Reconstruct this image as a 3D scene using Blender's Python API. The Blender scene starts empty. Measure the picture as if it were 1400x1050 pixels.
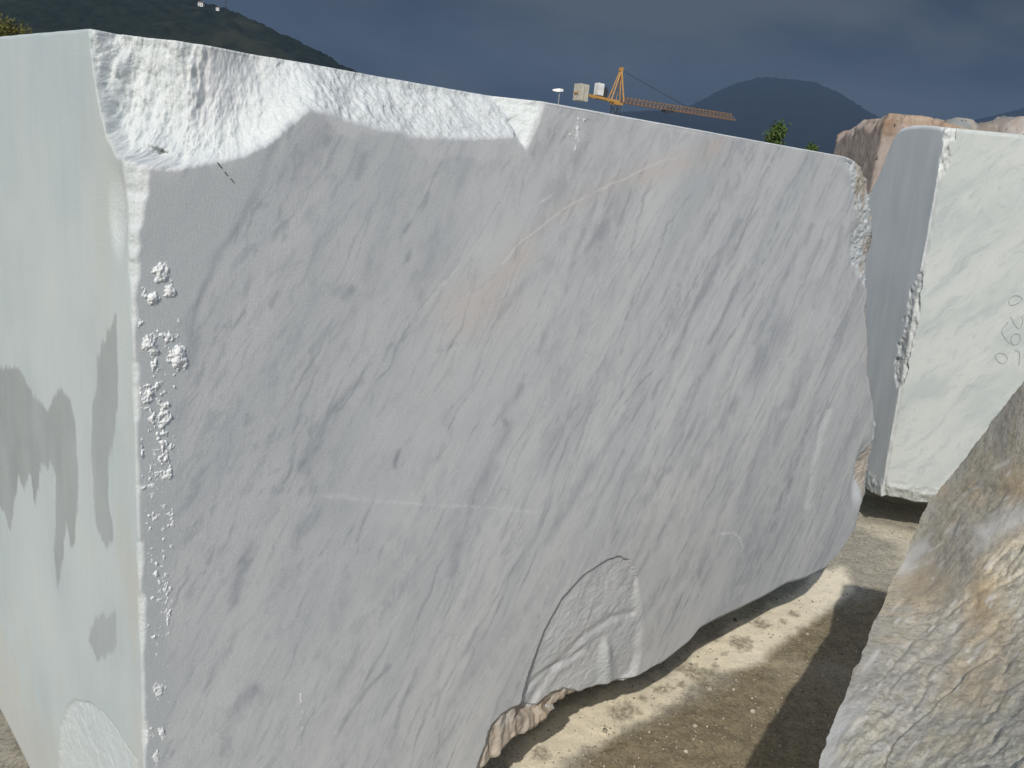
import bpy, bmesh, math, random
import numpy as np
from mathutils import Matrix, Vector

# ------------------------------------------------------------------ camera, sky, sun, exposure
random.seed(4)
RNG = np.random.default_rng(7)
scn = bpy.context.scene
COL = scn.collection
W_PX, H_PX, FPX, EYE = 1400.0, 1050.0, 1148.0, 1.6
_dn = np.array([-468, 4267, 1148.0]); _dn /= np.linalg.norm(_dn)
_up = -_dn
_fw = np.array([0, 0, 1.0]); _fw = _fw - _up * (_fw @ _up); _fw /= np.linalg.norm(_fw)
_rt = np.cross(_dn, _fw)
ROT = np.array([_rt, _fw, _up])                       # world = ROT @ (right, down, forward)
ORG = np.array([0, 0, EYE])

def ray(x, y):
    return ROT @ np.array([(x - 700) / FPX, (y - 525) / FPX, 1.0])
def ground_at(x, y, z=0.0):
    d = ray(x, y); return ORG + d * ((z - EYE) / d[2])
def at_dist(x, y, D):                                  # point on the sight line at forward distance D
    d = ray(x, y); return ORG + d * (D / d[1])
def on_plane(x, y, p, n):
    d = ray(x, y); return ORG + d * (((p - ORG) @ n) / (d @ n))
def project(P):
    c = (P - ORG) @ ROT
    return 700 + FPX * c[..., 0] / c[..., 2], 525 + FPX * c[..., 1] / c[..., 2]

cam_d = bpy.data.cameras.new('camera'); cam = bpy.data.objects.new('camera', cam_d); COL.objects.link(cam)
cam_d.sensor_width = 36.0; cam_d.lens = 36.0 * FPX / W_PX
cam_d.clip_start = 0.05; cam_d.clip_end = 20000
_r = ROT @ np.array([1, 0, 0]); _u = ROT @ np.array([0, -1, 0]); _b = ROT @ np.array([0, 0, -1])
cam.matrix_world = Matrix(((_r[0], _u[0], _b[0], 0), (_r[1], _u[1], _b[1], 0), (_r[2], _u[2], _b[2], EYE), (0, 0, 0, 1)))
scn.camera = cam

SUN_AZ, SUN_EL = math.radians(-15.0), math.radians(39.0)   # azimuth measured from straight behind the camera
S = np.array([math.sin(SUN_AZ) * math.cos(SUN_EL), -math.cos(SUN_AZ) * math.cos(SUN_EL), math.sin(SUN_EL)])
sun_d = bpy.data.lights.new('sun', 'SUN'); sun = bpy.data.objects.new('sun', sun_d); COL.objects.link(sun)
sun_d.energy = 3.95; sun_d.angle = math.radians(0.6); sun_d.color = (1.0, 0.955, 0.88)
sun.rotation_euler = Vector(-S).to_track_quat('-Z', 'Y').to_euler()
sun.location = (0, 0, 30)

world = bpy.data.worlds.new('World'); scn.world = world; world.use_nodes = True
wn = world.node_tree; wn.nodes.clear()
def wnode(t, **kw):
    n = wn.nodes.new(t)
    for k, v in kw.items(): setattr(n, k, v)
    return n
sky = wnode('ShaderNodeTexSky', sky_type='NISHITA', sun_disc=False)
sky.sun_elevation = SUN_EL
sky.sun_rotation = math.atan2(S[0], S[1])
sky.air_density = 1.0; sky.dust_density = 1.5
geo = wnode('ShaderNodeTexCoord')
# storm cloud ahead: covers the sky opposite the sun, breaking up overhead
dotn = wnode('ShaderNodeVectorMath', operation='DOT_PRODUCT'); dotn.inputs[1].default_value = (0.0, 1.0, 0.0)
wn.links.new(geo.outputs['Generated'], dotn.inputs[0])
cn = wnode('ShaderNodeTexNoise'); cn.inputs['Scale'].default_value = 2.2; cn.inputs['Detail'].default_value = 7; cn.inputs['Roughness'].default_value = 0.55
cmap = wnode('ShaderNodeMapping'); cmap.inputs['Scale'].default_value = (1, 1, 3.0)
wn.links.new(geo.outputs['Generated'], cmap.inputs[0]); wn.links.new(cmap.outputs[0], cn.inputs['Vector'])
cadd = wnode('ShaderNodeMath', operation='MULTIPLY_ADD'); cadd.inputs[1].default_value = 0.7
wn.links.new(cn.outputs['Fac'], cadd.inputs[0]); wn.links.new(dotn.outputs['Value'], cadd.inputs[2])
cov = wnode('ShaderNodeMapRange', interpolation_type='SMOOTHSTEP'); cov.inputs['From Min'].default_value = 0.5; cov.inputs['From Max'].default_value = 0.95
wn.links.new(cadd.outputs[0], cov.inputs['Value'])
cn2 = wnode('ShaderNodeTexNoise'); cn2.inputs['Scale'].default_value = 4.2; cn2.inputs['Detail'].default_value = 8; cn2.inputs['Roughness'].default_value = 0.5
cn2.inputs['Distortion'].default_value = 0.3
wn.links.new(cmap.outputs[0], cn2.inputs['Vector'])
cr = wnode('ShaderNodeValToRGB'); cr.color_ramp.elements[0].position = 0.38; cr.color_ramp.elements[1].position = 0.64
cr.color_ramp.elements[0].color = (0.10, 0.15, 0.175, 1); cr.color_ramp.elements[1].color = (0.70, 0.76, 0.66, 1)
wn.links.new(cn2.outputs['Fac'], cr.inputs[0])
wmix = wnode('ShaderNodeMix', data_type='RGBA')
wn.links.new(cov.outputs[0], wmix.inputs[0]); wn.links.new(sky.outputs[0], wmix.inputs[6]); wn.links.new(cr.outputs[0], wmix.inputs[7])
bg = wnode('ShaderNodeBackground'); bg.inputs['Strength'].default_value = 0.15
wo = wnode('ShaderNodeOutputWorld')
wn.links.new(wmix.outputs[2], bg.inputs['Color']); wn.links.new(bg.outputs[0], wo.inputs['Surface'])

vs = scn.view_settings
vs.view_transform = 'Standard'; vs.look = 'None'; vs.exposure = 0.0; vs.gamma = 1.0; vs.use_curve_mapping = False
scn.render.engine = 'CYCLES'

# ------------------------------------------------------------------ helpers
_T2 = RNG.random((256, 256)); _T3 = RNG.random((64, 64, 64))
def _sm(t): return t * t * t * (t * (t * 6 - 15) + 10)
def vn2(x, y):
    xi = np.floor(x).astype(int); yi = np.floor(y).astype(int); fx = _sm(x - xi); fy = _sm(y - yi)
    a, b, c, d = xi & 255, (xi + 1) & 255, yi & 255, (yi + 1) & 255
    return (_T2[a, c] * (1 - fx) + _T2[b, c] * fx) * (1 - fy) + (_T2[a, d] * (1 - fx) + _T2[b, d] * fx) * fy
def fbm(x, y, oct=5, g=0.5, off=0.0):
    x = np.asarray(x, float) + 17.3 + off * 31.7; y = np.asarray(y, float) + 5.1 + off * 11.9
    s = 0; a = 1; n = 0
    for i in range(oct):
        s = s + a * vn2(x, y); n += a; a *= g
        x, y = 1.63 * x - 1.21 * y + 9.7, 1.21 * x + 1.63 * y + 3.3
    return s / n
def vn3(P):
    i = np.floor(P).astype(int); f = _sm(P - i); r = 0
    for dx in (0, 1):
        wx = f[..., 0] if dx else 1 - f[..., 0]
        for dy in (0, 1):
            wy = f[..., 1] if dy else 1 - f[..., 1]
            for dz in (0, 1):
                wz = f[..., 2] if dz else 1 - f[..., 2]
                r = r + wx * wy * wz * _T3[(i[..., 0] + dx) & 63, (i[..., 1] + dy) & 63, (i[..., 2] + dz) & 63]
    return r
def fbm3(P, oct=5, g=0.5):
    s = 0; a = 1; n = 0; P = np.asarray(P, float) + 20.3
    for k in range(oct):
        s = s + a * vn3(P); n += a; a *= g; P = P * 2.03 + 7.7
    return s / n
def sstep(a, b, x):
    t = np.clip((x - a) / (b - a), 0, 1); return t * t * (3 - 2 * t)
def d_line(x, y, pts):                                  # distance to an open polyline
    d = np.full(np.shape(x), 1e9)
    for (x0, y0), (x1, y1) in zip(pts[:-1], pts[1:]):
        vx, vy = x1 - x0, y1 - y0; L = vx * vx + vy * vy + 1e-12
        t = np.clip(((x - x0) * vx + (y - y0) * vy) / L, 0, 1)
        d = np.minimum(d, np.hypot(x - x0 - t * vx, y - y0 - t * vy))
    return d
def in_poly(x, y, pts):
    c = np.zeros(np.shape(x), bool); n = len(pts)
    for i in range(n):
        x0, y0 = pts[i]; x1, y1 = pts[(i + 1) % n]
        if y0 == y1: continue
        c ^= ((y0 > y) != (y1 > y)) & (x < (x1 - x0) * (y - y0) / (y1 - y0) + x0)
    return c
def sd_poly(x, y, pts):                                 # signed distance, positive inside
    d = d_line(x, y, list(pts) + [pts[0]]); return np.where(in_poly(x, y, pts), d, -d)

def link(o, parent=None):
    COL.objects.link(o)
    if parent is not None: o.parent = parent
    return o
def tag(o, label=None, cat=None, group=None, kind=None):
    if label: o['label'] = label
    if cat: o['category'] = cat
    if group: o['group'] = group
    if kind: o['kind'] = kind
    return o
def mesh_np(name, V, F, mat, parent=None, smooth=True, attrs=None, flat_after=None):
    """F: list of face arrays/tuples (quads array Nx4 and/or python polygons)."""
    me = bpy.data.meshes.new(name)
    loops = []; starts = []; tot = 0
    for blk in F:
        if isinstance(blk, np.ndarray):
            k = blk.shape[1]; starts.append(tot + np.arange(len(blk)) * k); loops.append(blk.ravel()); tot += blk.size
        else:
            starts.append(np.array([tot])); loops.append(np.array(blk)); tot += len(blk)
    loops = np.concatenate(loops).astype(np.int32); starts = np.concatenate(starts).astype(np.int32)
    me.vertices.add(len(V)); me.vertices.foreach_set('co', np.asarray(V, np.float32).ravel())
    me.loops.add(len(loops)); me.loops.foreach_set('vertex_index', loops)
    me.polygons.add(len(starts)); me.polygons.foreach_set('loop_start', starts)
    sm = np.full(len(starts), bool(smooth))
    if flat_after is not None: sm[flat_after:] = False
    me.polygons.foreach_set('use_smooth', sm)
    me.update(calc_edges=True); me.validate()
    for k, a in (attrs or {}).items():
        a = np.asarray(a, np.float32)
        if a.ndim == 1:
            at = me.attributes.new(k, 'FLOAT', 'POINT'); at.data.foreach_set('value', a)
        else:
            at = me.attributes.new(k, 'FLOAT_VECTOR', 'POINT'); at.data.foreach_set('vector', a.ravel())
    if mat: me.materials.append(mat)
    return link(bpy.data.objects.new(name, me), parent)
def grid_quads(ni, nj, base=0):
    i, j = np.meshgrid(np.arange(ni - 1), np.arange(nj - 1), indexing='ij')
    a = base + i * nj + j
    return np.stack([a, a + nj, a + nj + 1, a + 1], -1).reshape(-1, 4)

class MB:
    def __init__(s): s.v = []; s.f = []
    def add(s, V, F):
        b = len(s.v); s.v += [tuple(map(float, p)) for p in V]; s.f += [tuple(b + i for i in f) for f in F]
    def box(s, c, ax, ay, az):
        c, ax, ay, az = map(np.array, (c, ax, ay, az))
        V = [c + sx * ax + sy * ay + sz * az for sx in (-1, 1) for sy in (-1, 1) for sz in (-1, 1)]
        s.add(V, [(0, 1, 3, 2), (4, 6, 7, 5), (0, 4, 5, 1), (2, 3, 7, 6), (0, 2, 6, 4), (1, 5, 7, 3)])
    def bar(s, p, q, r, n=4, r2=None):
        p, q = np.array(p, float), np.array(q, float); d = q - p; L = np.linalg.norm(d); d = d / L
        a = np.cross(d, (0, 0, 1) if abs(d[2]) < .9 else (1, 0, 0)); a /= np.linalg.norm(a); b = np.cross(d, a)
        r2 = r if r2 is None else r2; V = []
        for c, rr in ((p, r), (q, r2)):
            for k in range(n):
                t = 2 * math.pi * (k + .5) / n; V.append(c + rr * (math.cos(t) * a + math.sin(t) * b))
        F = [(k, (k + 1) % n, n + (k + 1) % n, n + k) for k in range(n)] + [tuple(range(n))[::-1], tuple(range(n, 2 * n))]
        s.add(V, F)
    def build(s, name, mat, parent=None, smooth=False):
        me = bpy.data.meshes.new(name); me.from_pydata(s.v, [], s.f); me.materials.append(mat)
        if smooth:
            for p in me.polygons: p.use_smooth = True
        return link(bpy.data.objects.new(name, me), parent)

# ---- material node helper
class NT:
    def __init__(s, name):
        s.m = bpy.data.materials.new(name); s.m.use_nodes = True; s.t = s.m.node_tree; s.t.nodes.clear()
        s.out = s.t.nodes.new('ShaderNodeOutputMaterial'); s.b = s.t.nodes.new('ShaderNodeBsdfPrincipled')
        s.t.links.new(s.b.outputs[0], s.out.inputs[0])
    def _set(s, sock, v):
        if isinstance(v, bpy.types.NodeSocket): s.t.links.new(v, sock)
        elif v is not None:
            if hasattr(sock.default_value, '__len__') and len(sock.default_value) == 4 and len(v) == 3: v = (*v, 1)
            sock.default_value = v
    def math(s, op, a, b=None, c=None, clamp=False):
        n = s.t.nodes.new('ShaderNodeMath'); n.operation = op; n.use_clamp = clamp
        for i, v in enumerate((a, b, c)):
            if v is not None: s._set(n.inputs[i], v)
        return n.outputs[0]
    def vmath(s, op, a, b):
        n = s.t.nodes.new('ShaderNodeVectorMath'); n.operation = op; s._set(n.inputs[0], a); s._set(n.inputs[1], b); return n.outputs[0]
    def attr(s, name, vec=False):
        n = s.t.nodes.new('ShaderNodeAttribute'); n.attribute_name = name; return n.outputs['Vector' if vec else 'Fac']
    def coord(s, which='Object'):
        return s.t.nodes.new('ShaderNodeTexCoord').outputs[which]
    def mapping(s, v, rot=(0, 0, 0), scale=(1, 1, 1), loc=(0, 0, 0)):
        n = s.t.nodes.new('ShaderNodeMapping'); s._set(n.inputs[0], v); n.inputs['Rotation'].default_value = rot
        n.inputs['Scale'].default_value = scale; n.inputs['Location'].default_value = loc; return n.outputs[0]
    def noise(s, v, scale=5, detail=5, rough=.5, dist=0.0, col=False):
        n = s.t.nodes.new('ShaderNodeTexNoise'); s._set(n.inputs['Vector'], v)
        n.inputs['Scale'].default_value = scale; n.inputs['Detail'].default_value = detail
        n.inputs['Roughness'].default_value = rough; n.inputs['Distortion'].default_value = dist
        return n.outputs['Color' if col else 'Fac']
    def voronoi(s, v, scale=5, feature='F1', rnd=1.0):
        n = s.t.nodes.new('ShaderNodeTexVoronoi'); n.feature = feature; s._set(n.inputs['Vector'], v)
        n.inputs['Scale'].default_value = scale; n.inputs['Randomness'].default_value = rnd; return n.outputs['Distance']
    def rng(s, v, a, b, c=0.0, d=1.0, smooth=True):
        n = s.t.nodes.new('ShaderNodeMapRange'); n.interpolation_type = 'SMOOTHSTEP' if smooth else 'LINEAR'
        s._set(n.inputs[0], v)
        for i, k in enumerate((a, b, c, d)): n.inputs[1 + i].default_value = k
        return n.outputs[0]
    def mix(s, f, a, b, mode='MIX'):
        n = s.t.nodes.new('ShaderNodeMix'); n.data_type = 'RGBA'; n.blend_type = mode
        s._set(n.inputs[0], f); s._set(n.inputs[6], a); s._set(n.inputs[7], b); return n.outputs[2]
    def ramp(s, v, stops):
        n = s.t.nodes.new('ShaderNodeValToRGB'); s._set(n.inputs[0], v); e = n.color_ramp.elements
        while len(e) < len(stops): e.new(0.5)
        for k, (p, c) in enumerate(stops): e[k].position = p; e[k].color = (*c, 1)
        return n.outputs[0]
    def bump(s, h, strength=.3, dist=.01, normal=None):
        n = s.t.nodes.new('ShaderNodeBump'); n.inputs['Strength'].default_value = strength; n.inputs['Distance'].default_value = dist
        s._set(n.inputs['Height'], h)
        if normal is not None: s._set(n.inputs['Normal'], normal)
        return n.outputs[0]
    def done(s, color, rough=.6, normal=None, spec=.3, metal=0.0):
        s._set(s.b.inputs['Base Color'], color); s._set(s.b.inputs['Roughness'], rough); s._set(s.b.inputs['Metallic'], metal)
        s.b.inputs['Specular IOR Level'].default_value = spec
        if normal is not None: s._set(s.b.inputs['Normal'], normal)
        return s.m
def plain(name, c, rough=.6, nscale=8, var=.15, spec=.3, metal=0.0):
    k = NT(name); n = k.noise(k.coord('Object'), nscale, 4)
    lo = tuple(x * (1 - var) for x in c); hi = tuple(min(1, x * (1 + var)) for x in c)
    return k.done(k.ramp(n, [(.3, lo), (.7, hi)]), rough, None, spec, metal)

# ------------------------------------------------------------------ materials
def mat_main():
    k = NT('grey_veined_marble'); ab = k.attr('ab', True)
    st = k.mapping(ab, rot=(0, 0, math.radians(30)))                  # streaks run about 60 degrees up
    warp = k.noise(ab, 7, 4, .5, 0, True)
    st = k.vmath('ADD', st, k.vmath('MULTIPLY', k.vmath('SUBTRACT', warp, (.5, .5, .5)), (.035, .03, 0)))
    n1 = k.noise(k.mapping(st, scale=(5, 1.1, 1)), 1.6, 5, .5, .3)
    n2 = k.noise(k.mapping(st, scale=(26, 5.0, 1), loc=(3, 1, 0)), 1.0, 8, .70, .4)
    n3 = k.noise(k.mapping(st, scale=(62, 20, 1), loc=(7, 2, 0)), 1.0, 5, .6, .3)
    n4 = k.noise(k.mapping(st, scale=(13, 2.6, 1), loc=(1, 9, 0)), 1.0, 7, .66, .5)
    n5 = k.noise(k.mapping(st, scale=(34, 7, 1), loc=(4, 5, 0)), 1.0, 6, .66, .4)
    patch = k.noise(k.mapping(st, scale=(5, 2.4, 1), loc=(8, 3, 0)), 1.0, 4, .5)
    v1 = k.math('MULTIPLY', k.rng(k.math('ABSOLUTE', k.math('SUBTRACT', n4, .5)), 0.0, .022, 1, 0), k.rng(patch, .42, .60))
    v2 = k.math('MULTIPLY', k.rng(k.math('ABSOLUTE', k.math('SUBTRACT', n5, .5)), 0.0, .035, 1, 0), k.rng(patch, .62, .40))
    vein = k.math('MAXIMUM', v1, k.math('MULTIPLY', v2, .6))
    mott = k.attr('mott'); dark = k.attr('dark')
    base = k.ramp(n1, [(.25, (.51, .532, .54)), (.5, (.605, .613, .61)), (.75, (.65, .652, .64))])
    zone = k.noise(k.mapping(st, scale=(2.6, 1.1, 1), loc=(2, 6, 0)), 1.0, 3, .5)
    zs = k.rng(zone, .38, .62, .30, 1.15)
    base = k.mix(k.math('MULTIPLY', k.rng(n2, .46, .66, 0, .32), zs), base, (.36, .38, .405))
    sp = k.math('MULTIPLY', k.math('MULTIPLY', k.rng(n3, .49, .66, 0, 1), zs), k.math('MULTIPLY_ADD', mott, .46, .09))
    base = k.mix(sp, base, (.29, .31, .335))
    base = k.mix(k.math('MULTIPLY', vein, .30), base, (.26, .285, .31))
    base = k.mix(k.math('MULTIPLY', mott, .27), base, (.35, .385, .405))
    base = k.mix(k.math('MULTIPLY', dark, k.rng(n3, .25, .6, .45, .95)), base, (.215, .235, .275))
    base = k.mix(k.attr('streak'), base, k.mix(k.rng(zone, .4, .6), (.235, .26, .29), (.275, .285, .315)))
    base = k.mix(k.attr('smooth_zone'), base, k.ramp(n2, [(.3, (.43, .465, .475)), (.7, (.49, .52, .525))]))
    base = k.mix(k.math('MULTIPLY', k.attr('pink'), .75), base, (.62, .51, .445))
    base = k.mix(k.attr('dry'), base, k.mix(.5, base, (.70, .70, .71)))
    # sawn left face: pale, faint vertical saw marks
    sv = k.noise(k.mapping(ab, scale=(60, 2.2, 1)), 1.0, 5, .6)
    sb = k.noise(k.mapping(ab, scale=(2.2, 1.4, 1)), 2.0, 4, .5)
    lf = k.ramp(sb, [(.28, (.395, .465, .475)), (.5, (.46, .52, .52)), (.72, (.505, .55, .535))])
    lf = k.mix(k.rng(sv, .45, .75, 0, .22), lf, (.36, .415, .42))
    stn = k.attr('stain')
    lf = k.mix(k.attr('tan'), lf, (.46, .42, .34))
    lf = k.mix(stn, lf, k.ramp(k.noise(k.mapping(ab, scale=(14, 5, 1)), 1.0, 5, .6), [(.3, (.225, .25, .25)), (.7, (.30, .325, .32))]))
    c = k.mix(k.attr('left'), base, lf)
    # broken places
    fn = k.noise(ab, 26, 6, .6)
    fr = k.ramp(fn, [(.3, (.56, .60, .595)), (.7, (.67, .70, .685))])
    fresh = k.attr('fresh')
    c = k.mix(fresh, c, fr)
    bt = k.ramp(k.noise(k.mapping(ab, scale=(30, 8, 1)), 1.0, 6, .6), [(.3, (.22, .165, .105)), (.5, (.42, .335, .235)), (.7, (.58, .50, .39))])
    c = k.mix(k.attr('broken'), c, bt)
    c = k.mix(k.attr('scratch'), c, (.82, .83, .83))
    gr = k.noise(ab, 330, 3, .7)
    c = k.mix(k.rng(gr, .35, .65, .16, 0), c, (.25, .26, .28)); c = k.mix(k.rng(gr, .5, .75, 0, .16), c, (.85, .86, .86))
    rough = k.math('MULTIPLY_ADD', fresh, .25, .5)
    h = k.math('ADD', k.math('MULTIPLY', k.noise(ab, 160, 4, .6), k.math('MULTIPLY_ADD', fresh, 1.0, .06)),
               k.math('MULTIPLY', k.noise(k.mapping(ab, scale=(1, .12, 1)), 420, 2, .5), .08))
    return k.done(c, rough, k.bump(h, .55, .006), .28)

def mat_white():
    k = NT('white_marble'); ab = k.attr('ab', True)
    st = k.mapping(ab, rot=(0, 0, math.radians(42)))
    warp = k.noise(ab, 4, 4, .5, 0, True)
    st = k.vmath('ADD', st, k.vmath('MULTIPLY', k.vmath('SUBTRACT', warp, (.5, .5, .5)), (.16, .12, 0)))
    n1 = k.noise(k.mapping(st, scale=(4, 1.2, 1)), 1.5, 6, .55, .4)
    n2 = k.noise(k.mapping(st, scale=(16, 4, 1)), 1.0, 8, .70, .5)
    base = k.ramp(n1, [(.3, (.42, .465, .455)), (.5, (.525, .555, .525)), (.7, (.56, .585, .55))])
    base = k.mix(k.rng(n2, .48, .68, 0, .62), base, (.36, .405, .41))
    v = k.math('ABSOLUTE', k.math('SUBTRACT', n2, .5))
    base = k.mix(k.math('MULTIPLY', k.rng(v, 0, .012, 1, 0), k.rng(n1, .55, .4, 0, .5)), base, (.40, .44, .45))
    n3 = k.noise(k.mapping(st, scale=(40, 14, 1)), 1.0, 6, .7, .4); gr = k.noise(ab, 220, 3, .7)
    base = k.mix(k.rng(n3, .52, .68, 0, .45), base, (.33, .37, .38))
    base = k.mix(k.rng(gr, .35, .65, .18, 0), base, (.25, .27, .27))
    base = k.mix(k.attr('left'), base, k.ramp(k.noise(k.mapping(ab, scale=(14, 2, 1)), 1.0, 5, .6), [(.3, (.58, .62, .625)), (.7, (.70, .73, .72))]))  # left face coloured paler than the front to lift its shade
    fr = k.ramp(k.noise(ab, 18, 6, .65), [(.32, (.42, .44, .43)), (.6, (.64, .66, .63))])
    base = k.mix(k.attr('fresh'), base, fr)
    h = k.math('MULTIPLY', k.noise(ab, 90, 5, .6), k.math('MULTIPLY_ADD', k.attr('fresh'), 1, .08))
    return k.done(base, .6, k.bump(h, .5, .01), .25)

def mat_breccia(name, tint):
    k = NT(name); p = k.coord('Object')
    n1 = k.noise(p, 2.2, 6, .6, .6); n2 = k.noise(p, 9, 6, .6, .4)
    c = k.ramp(n1, [(.3, (.28 * tint[0], .205 * tint[1], .16 * tint[2])), (.5, (.335 * tint[0], .28 * tint[1], .245 * tint[2])), (.7, (.41 * tint[0], .355 * tint[1], .32 * tint[2]))])
    c = k.mix(k.rng(n2, .46, .68, 0, .6), c, (.46, .40, .35))
    c = k.mix(k.attr('rust'), c, k.ramp(n2, [(.35, (.25, .16, .105)), (.65, (.38, .30, .22))]))
    pits = k.math('MULTIPLY', k.rng(k.voronoi(k.mapping(p, scale=(1.3, 1.3, .7)), 15), .10, .19, 1, 0), k.rng(n1, .42, .55))
    c = k.mix(pits, c, (.06, .05, .045))
    h = k.math('SUBTRACT', k.noise(p, 14, 6, .65), pits)
    return k.done(c, .75, k.bump(h, .5, .03), .2)

def mat_brown_rock():
    k = NT('weathered_brown_rock'); p = k.coord('Object'); q = k.attr('ab', True)
    qs = k.mapping(q, rot=(0, 0, math.radians(40)))
    n1 = k.noise(p, 3.6, 7, .6, .8); n2 = k.noise(k.mapping(qs, scale=(24, 8, 1)), .8, 7, .62, .6); n3 = k.noise(p, 48, 9, .72, .2)
    c = k.ramp(n1, [(.28, (.36, .35, .285)), (.42, (.52, .505, .42)), (.52, (.62, .56, .43)), (.62, (.69, .58, .40)), (.74, (.58, .57, .52))])
    c = k.mix(k.rng(n2, .46, .60, 0, .6), c, (.55, .54, .50))
    nl = k.noise(k.mapping(qs, scale=(60, 9, 1), loc=(3, 3, 0)), 1.0, 7, .68, .5)
    c = k.mix(k.rng(k.math('ABSOLUTE', k.math('SUBTRACT', nl, .5)), 0, .025, .55, 0), c, (.70, .67, .58))
    c = k.mix(k.rng(nl, .58, .70, 0, .5), c, (.20, .19, .14))
    c = k.mix(k.rng(n3, .44, .64, 0, .65), c, (.22, .20, .15))
    n6 = k.noise(p, 150, 7, .72)
    c = k.mix(k.attr('rust'), c, k.ramp(n2, [(.3, (.46, .33, .18)), (.65, (.66, .53, .34))]))
    c = k.mix(k.rng(n6, .50, .62, 0, .5), c, k.mix(.6, c, (.10, .09, .06)))
    c = k.mix(k.rng(n6, .46, .36, 0, .35), c, (.70, .68, .62))
    pw = k.ramp(n2, [(.3, (.55, .54, .51)), (.65, (.78, .77, .74))])
    c = k.mix(k.attr('pale'), c, pw)
    sc = k.noise(k.mapping(qs, scale=(120, 34, 1)), 1.0, 3, .6, .4)
    scm = k.math('MULTIPLY', k.rng(sc, .69, .76), k.rng(k.noise(q, 5, 3), .42, .6))
    c = k.mix(k.math('MAXIMUM', scm, k.attr('scuff_glint')), c, (.76, .73, .66))
    h = k.math('ADD', k.math('MULTIPLY', n2, .25), k.math('MULTIPLY', k.noise(p, 95, 8, .75), .7))
    h = k.math('ADD', h, k.math('MULTIPLY', k.noise(p, 190, 6, .7), .5))
    return k.done(c, k.rng(n2, .3, .7, .34, .58), k.bump(h, .65, .004), .45)

def mat_ground():
    k = NT('dirt_and_marble_dust'); p = k.coord('Object')
    n1 = k.noise(p, 1.6, 6, .6); n2 = k.noise(p, 22, 6, .65); n3 = k.noise(p, 75, 8, .75); n4 = k.noise(p, 260, 5, .7)
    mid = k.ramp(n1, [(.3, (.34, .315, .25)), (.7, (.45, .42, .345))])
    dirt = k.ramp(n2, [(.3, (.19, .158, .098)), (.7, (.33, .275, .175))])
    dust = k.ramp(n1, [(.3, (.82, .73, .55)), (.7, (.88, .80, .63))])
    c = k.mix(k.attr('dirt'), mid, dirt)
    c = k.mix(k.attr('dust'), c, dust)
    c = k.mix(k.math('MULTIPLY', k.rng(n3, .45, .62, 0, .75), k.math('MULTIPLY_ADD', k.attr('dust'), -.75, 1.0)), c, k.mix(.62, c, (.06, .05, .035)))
    c = k.mix(k.rng(n4, .54, .68, 0, .6), c, k.mix(.5, c, (.72, .66, .54)))
    c = k.mix(k.math('MULTIPLY', k.attr('spot'), k.rng(n3, .35, .6, .35, 1)), c, (.20, .175, .12))
    h = k.math('ADD', k.math('MULTIPLY', n3, .6), k.math('MULTIPLY', n4, .4))
    return k.done(c, .92, k.bump(h, .7, .008), .1)

M = {}
M['main'] = mat_main(); M['white'] = mat_white(); M['rock'] = mat_brown_rock(); M['ground'] = mat_ground()
M['pink'] = mat_breccia('pink_breccia', (1, 1, 1)); M['pale_pink'] = mat_breccia('pale_pink_stone', (1.15, 1.25, 1.3)); M['greybrown'] = mat_breccia('grey_brown_stone', (.62, .78, .86))
M['slurry'] = plain('dried_slurry', (.70, .715, .71), .85, 90, .10, .1)
M['pencil'] = plain('dark_green_pencil', (.02, .05, .045), .7)
M['grey_pencil'] = plain('grey_pencil', (.38, .405, .40), .8)
M['crane_yellow'] = plain('crane_yellow_paint', (.42, .235, .065), .5, 2)
M['crane_brown'] = plain('weathered_yellow_lattice', (.20, .125, .07), .6, 2)
M['crane_dark'] = plain('dark_steel', (.035, .04, .045), .5, 2)
M['concrete'] = plain('concrete', (.44, .42, .35), .85, 1)
M['offwhite'] = plain('off_white_paint', (.66, .67, .66), .5, 1)
M['steel'] = plain('galvanised_steel', (.32, .34, .36), .45, 3, .1, .5, .6)
M['bark'] = plain('bark', (.10, .07, .045), .9)
def mat_leaf(name, a, b):
    k = NT(name); n = k.noise(k.coord('Object'), 5, 3); k.b.inputs['Subsurface Weight'].default_value = 0
    return k.done(k.ramp(n, [(.3, a), (.7, b)]), .55, None, .25)
M['leaf'] = mat_leaf('green_leaves', (.035, .075, .018), (.10, .15, .035))
M['leaf_y'] = mat_leaf('yellow_green_leaves', (.07, .085, .02), (.17, .15, .03))
def mat_forest(name, g):
    k = NT(name); p = k.coord('Object')
    n1 = k.noise(p, .012, 5, .6); n2 = k.noise(p, .11, 5, .65)
    c = k.ramp(n2, [(.3, (.006 * g, .011 * g, .009 * g)), (.7, (.022 * g, .030 * g, .019 * g))])  # very dark albedo stands in for cloud shade over the slopes
    c = k.mix(k.rng(n1, .52, .66, 0, .6), c, (.04 * g, .042 * g, .026 * g))
    return k.done(c, .95, None, .05)
M['forest'] = mat_forest('wooded_hillside', 1.0); M['far_forest'] = mat_forest('far_wooded_mountain', .35)

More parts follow.
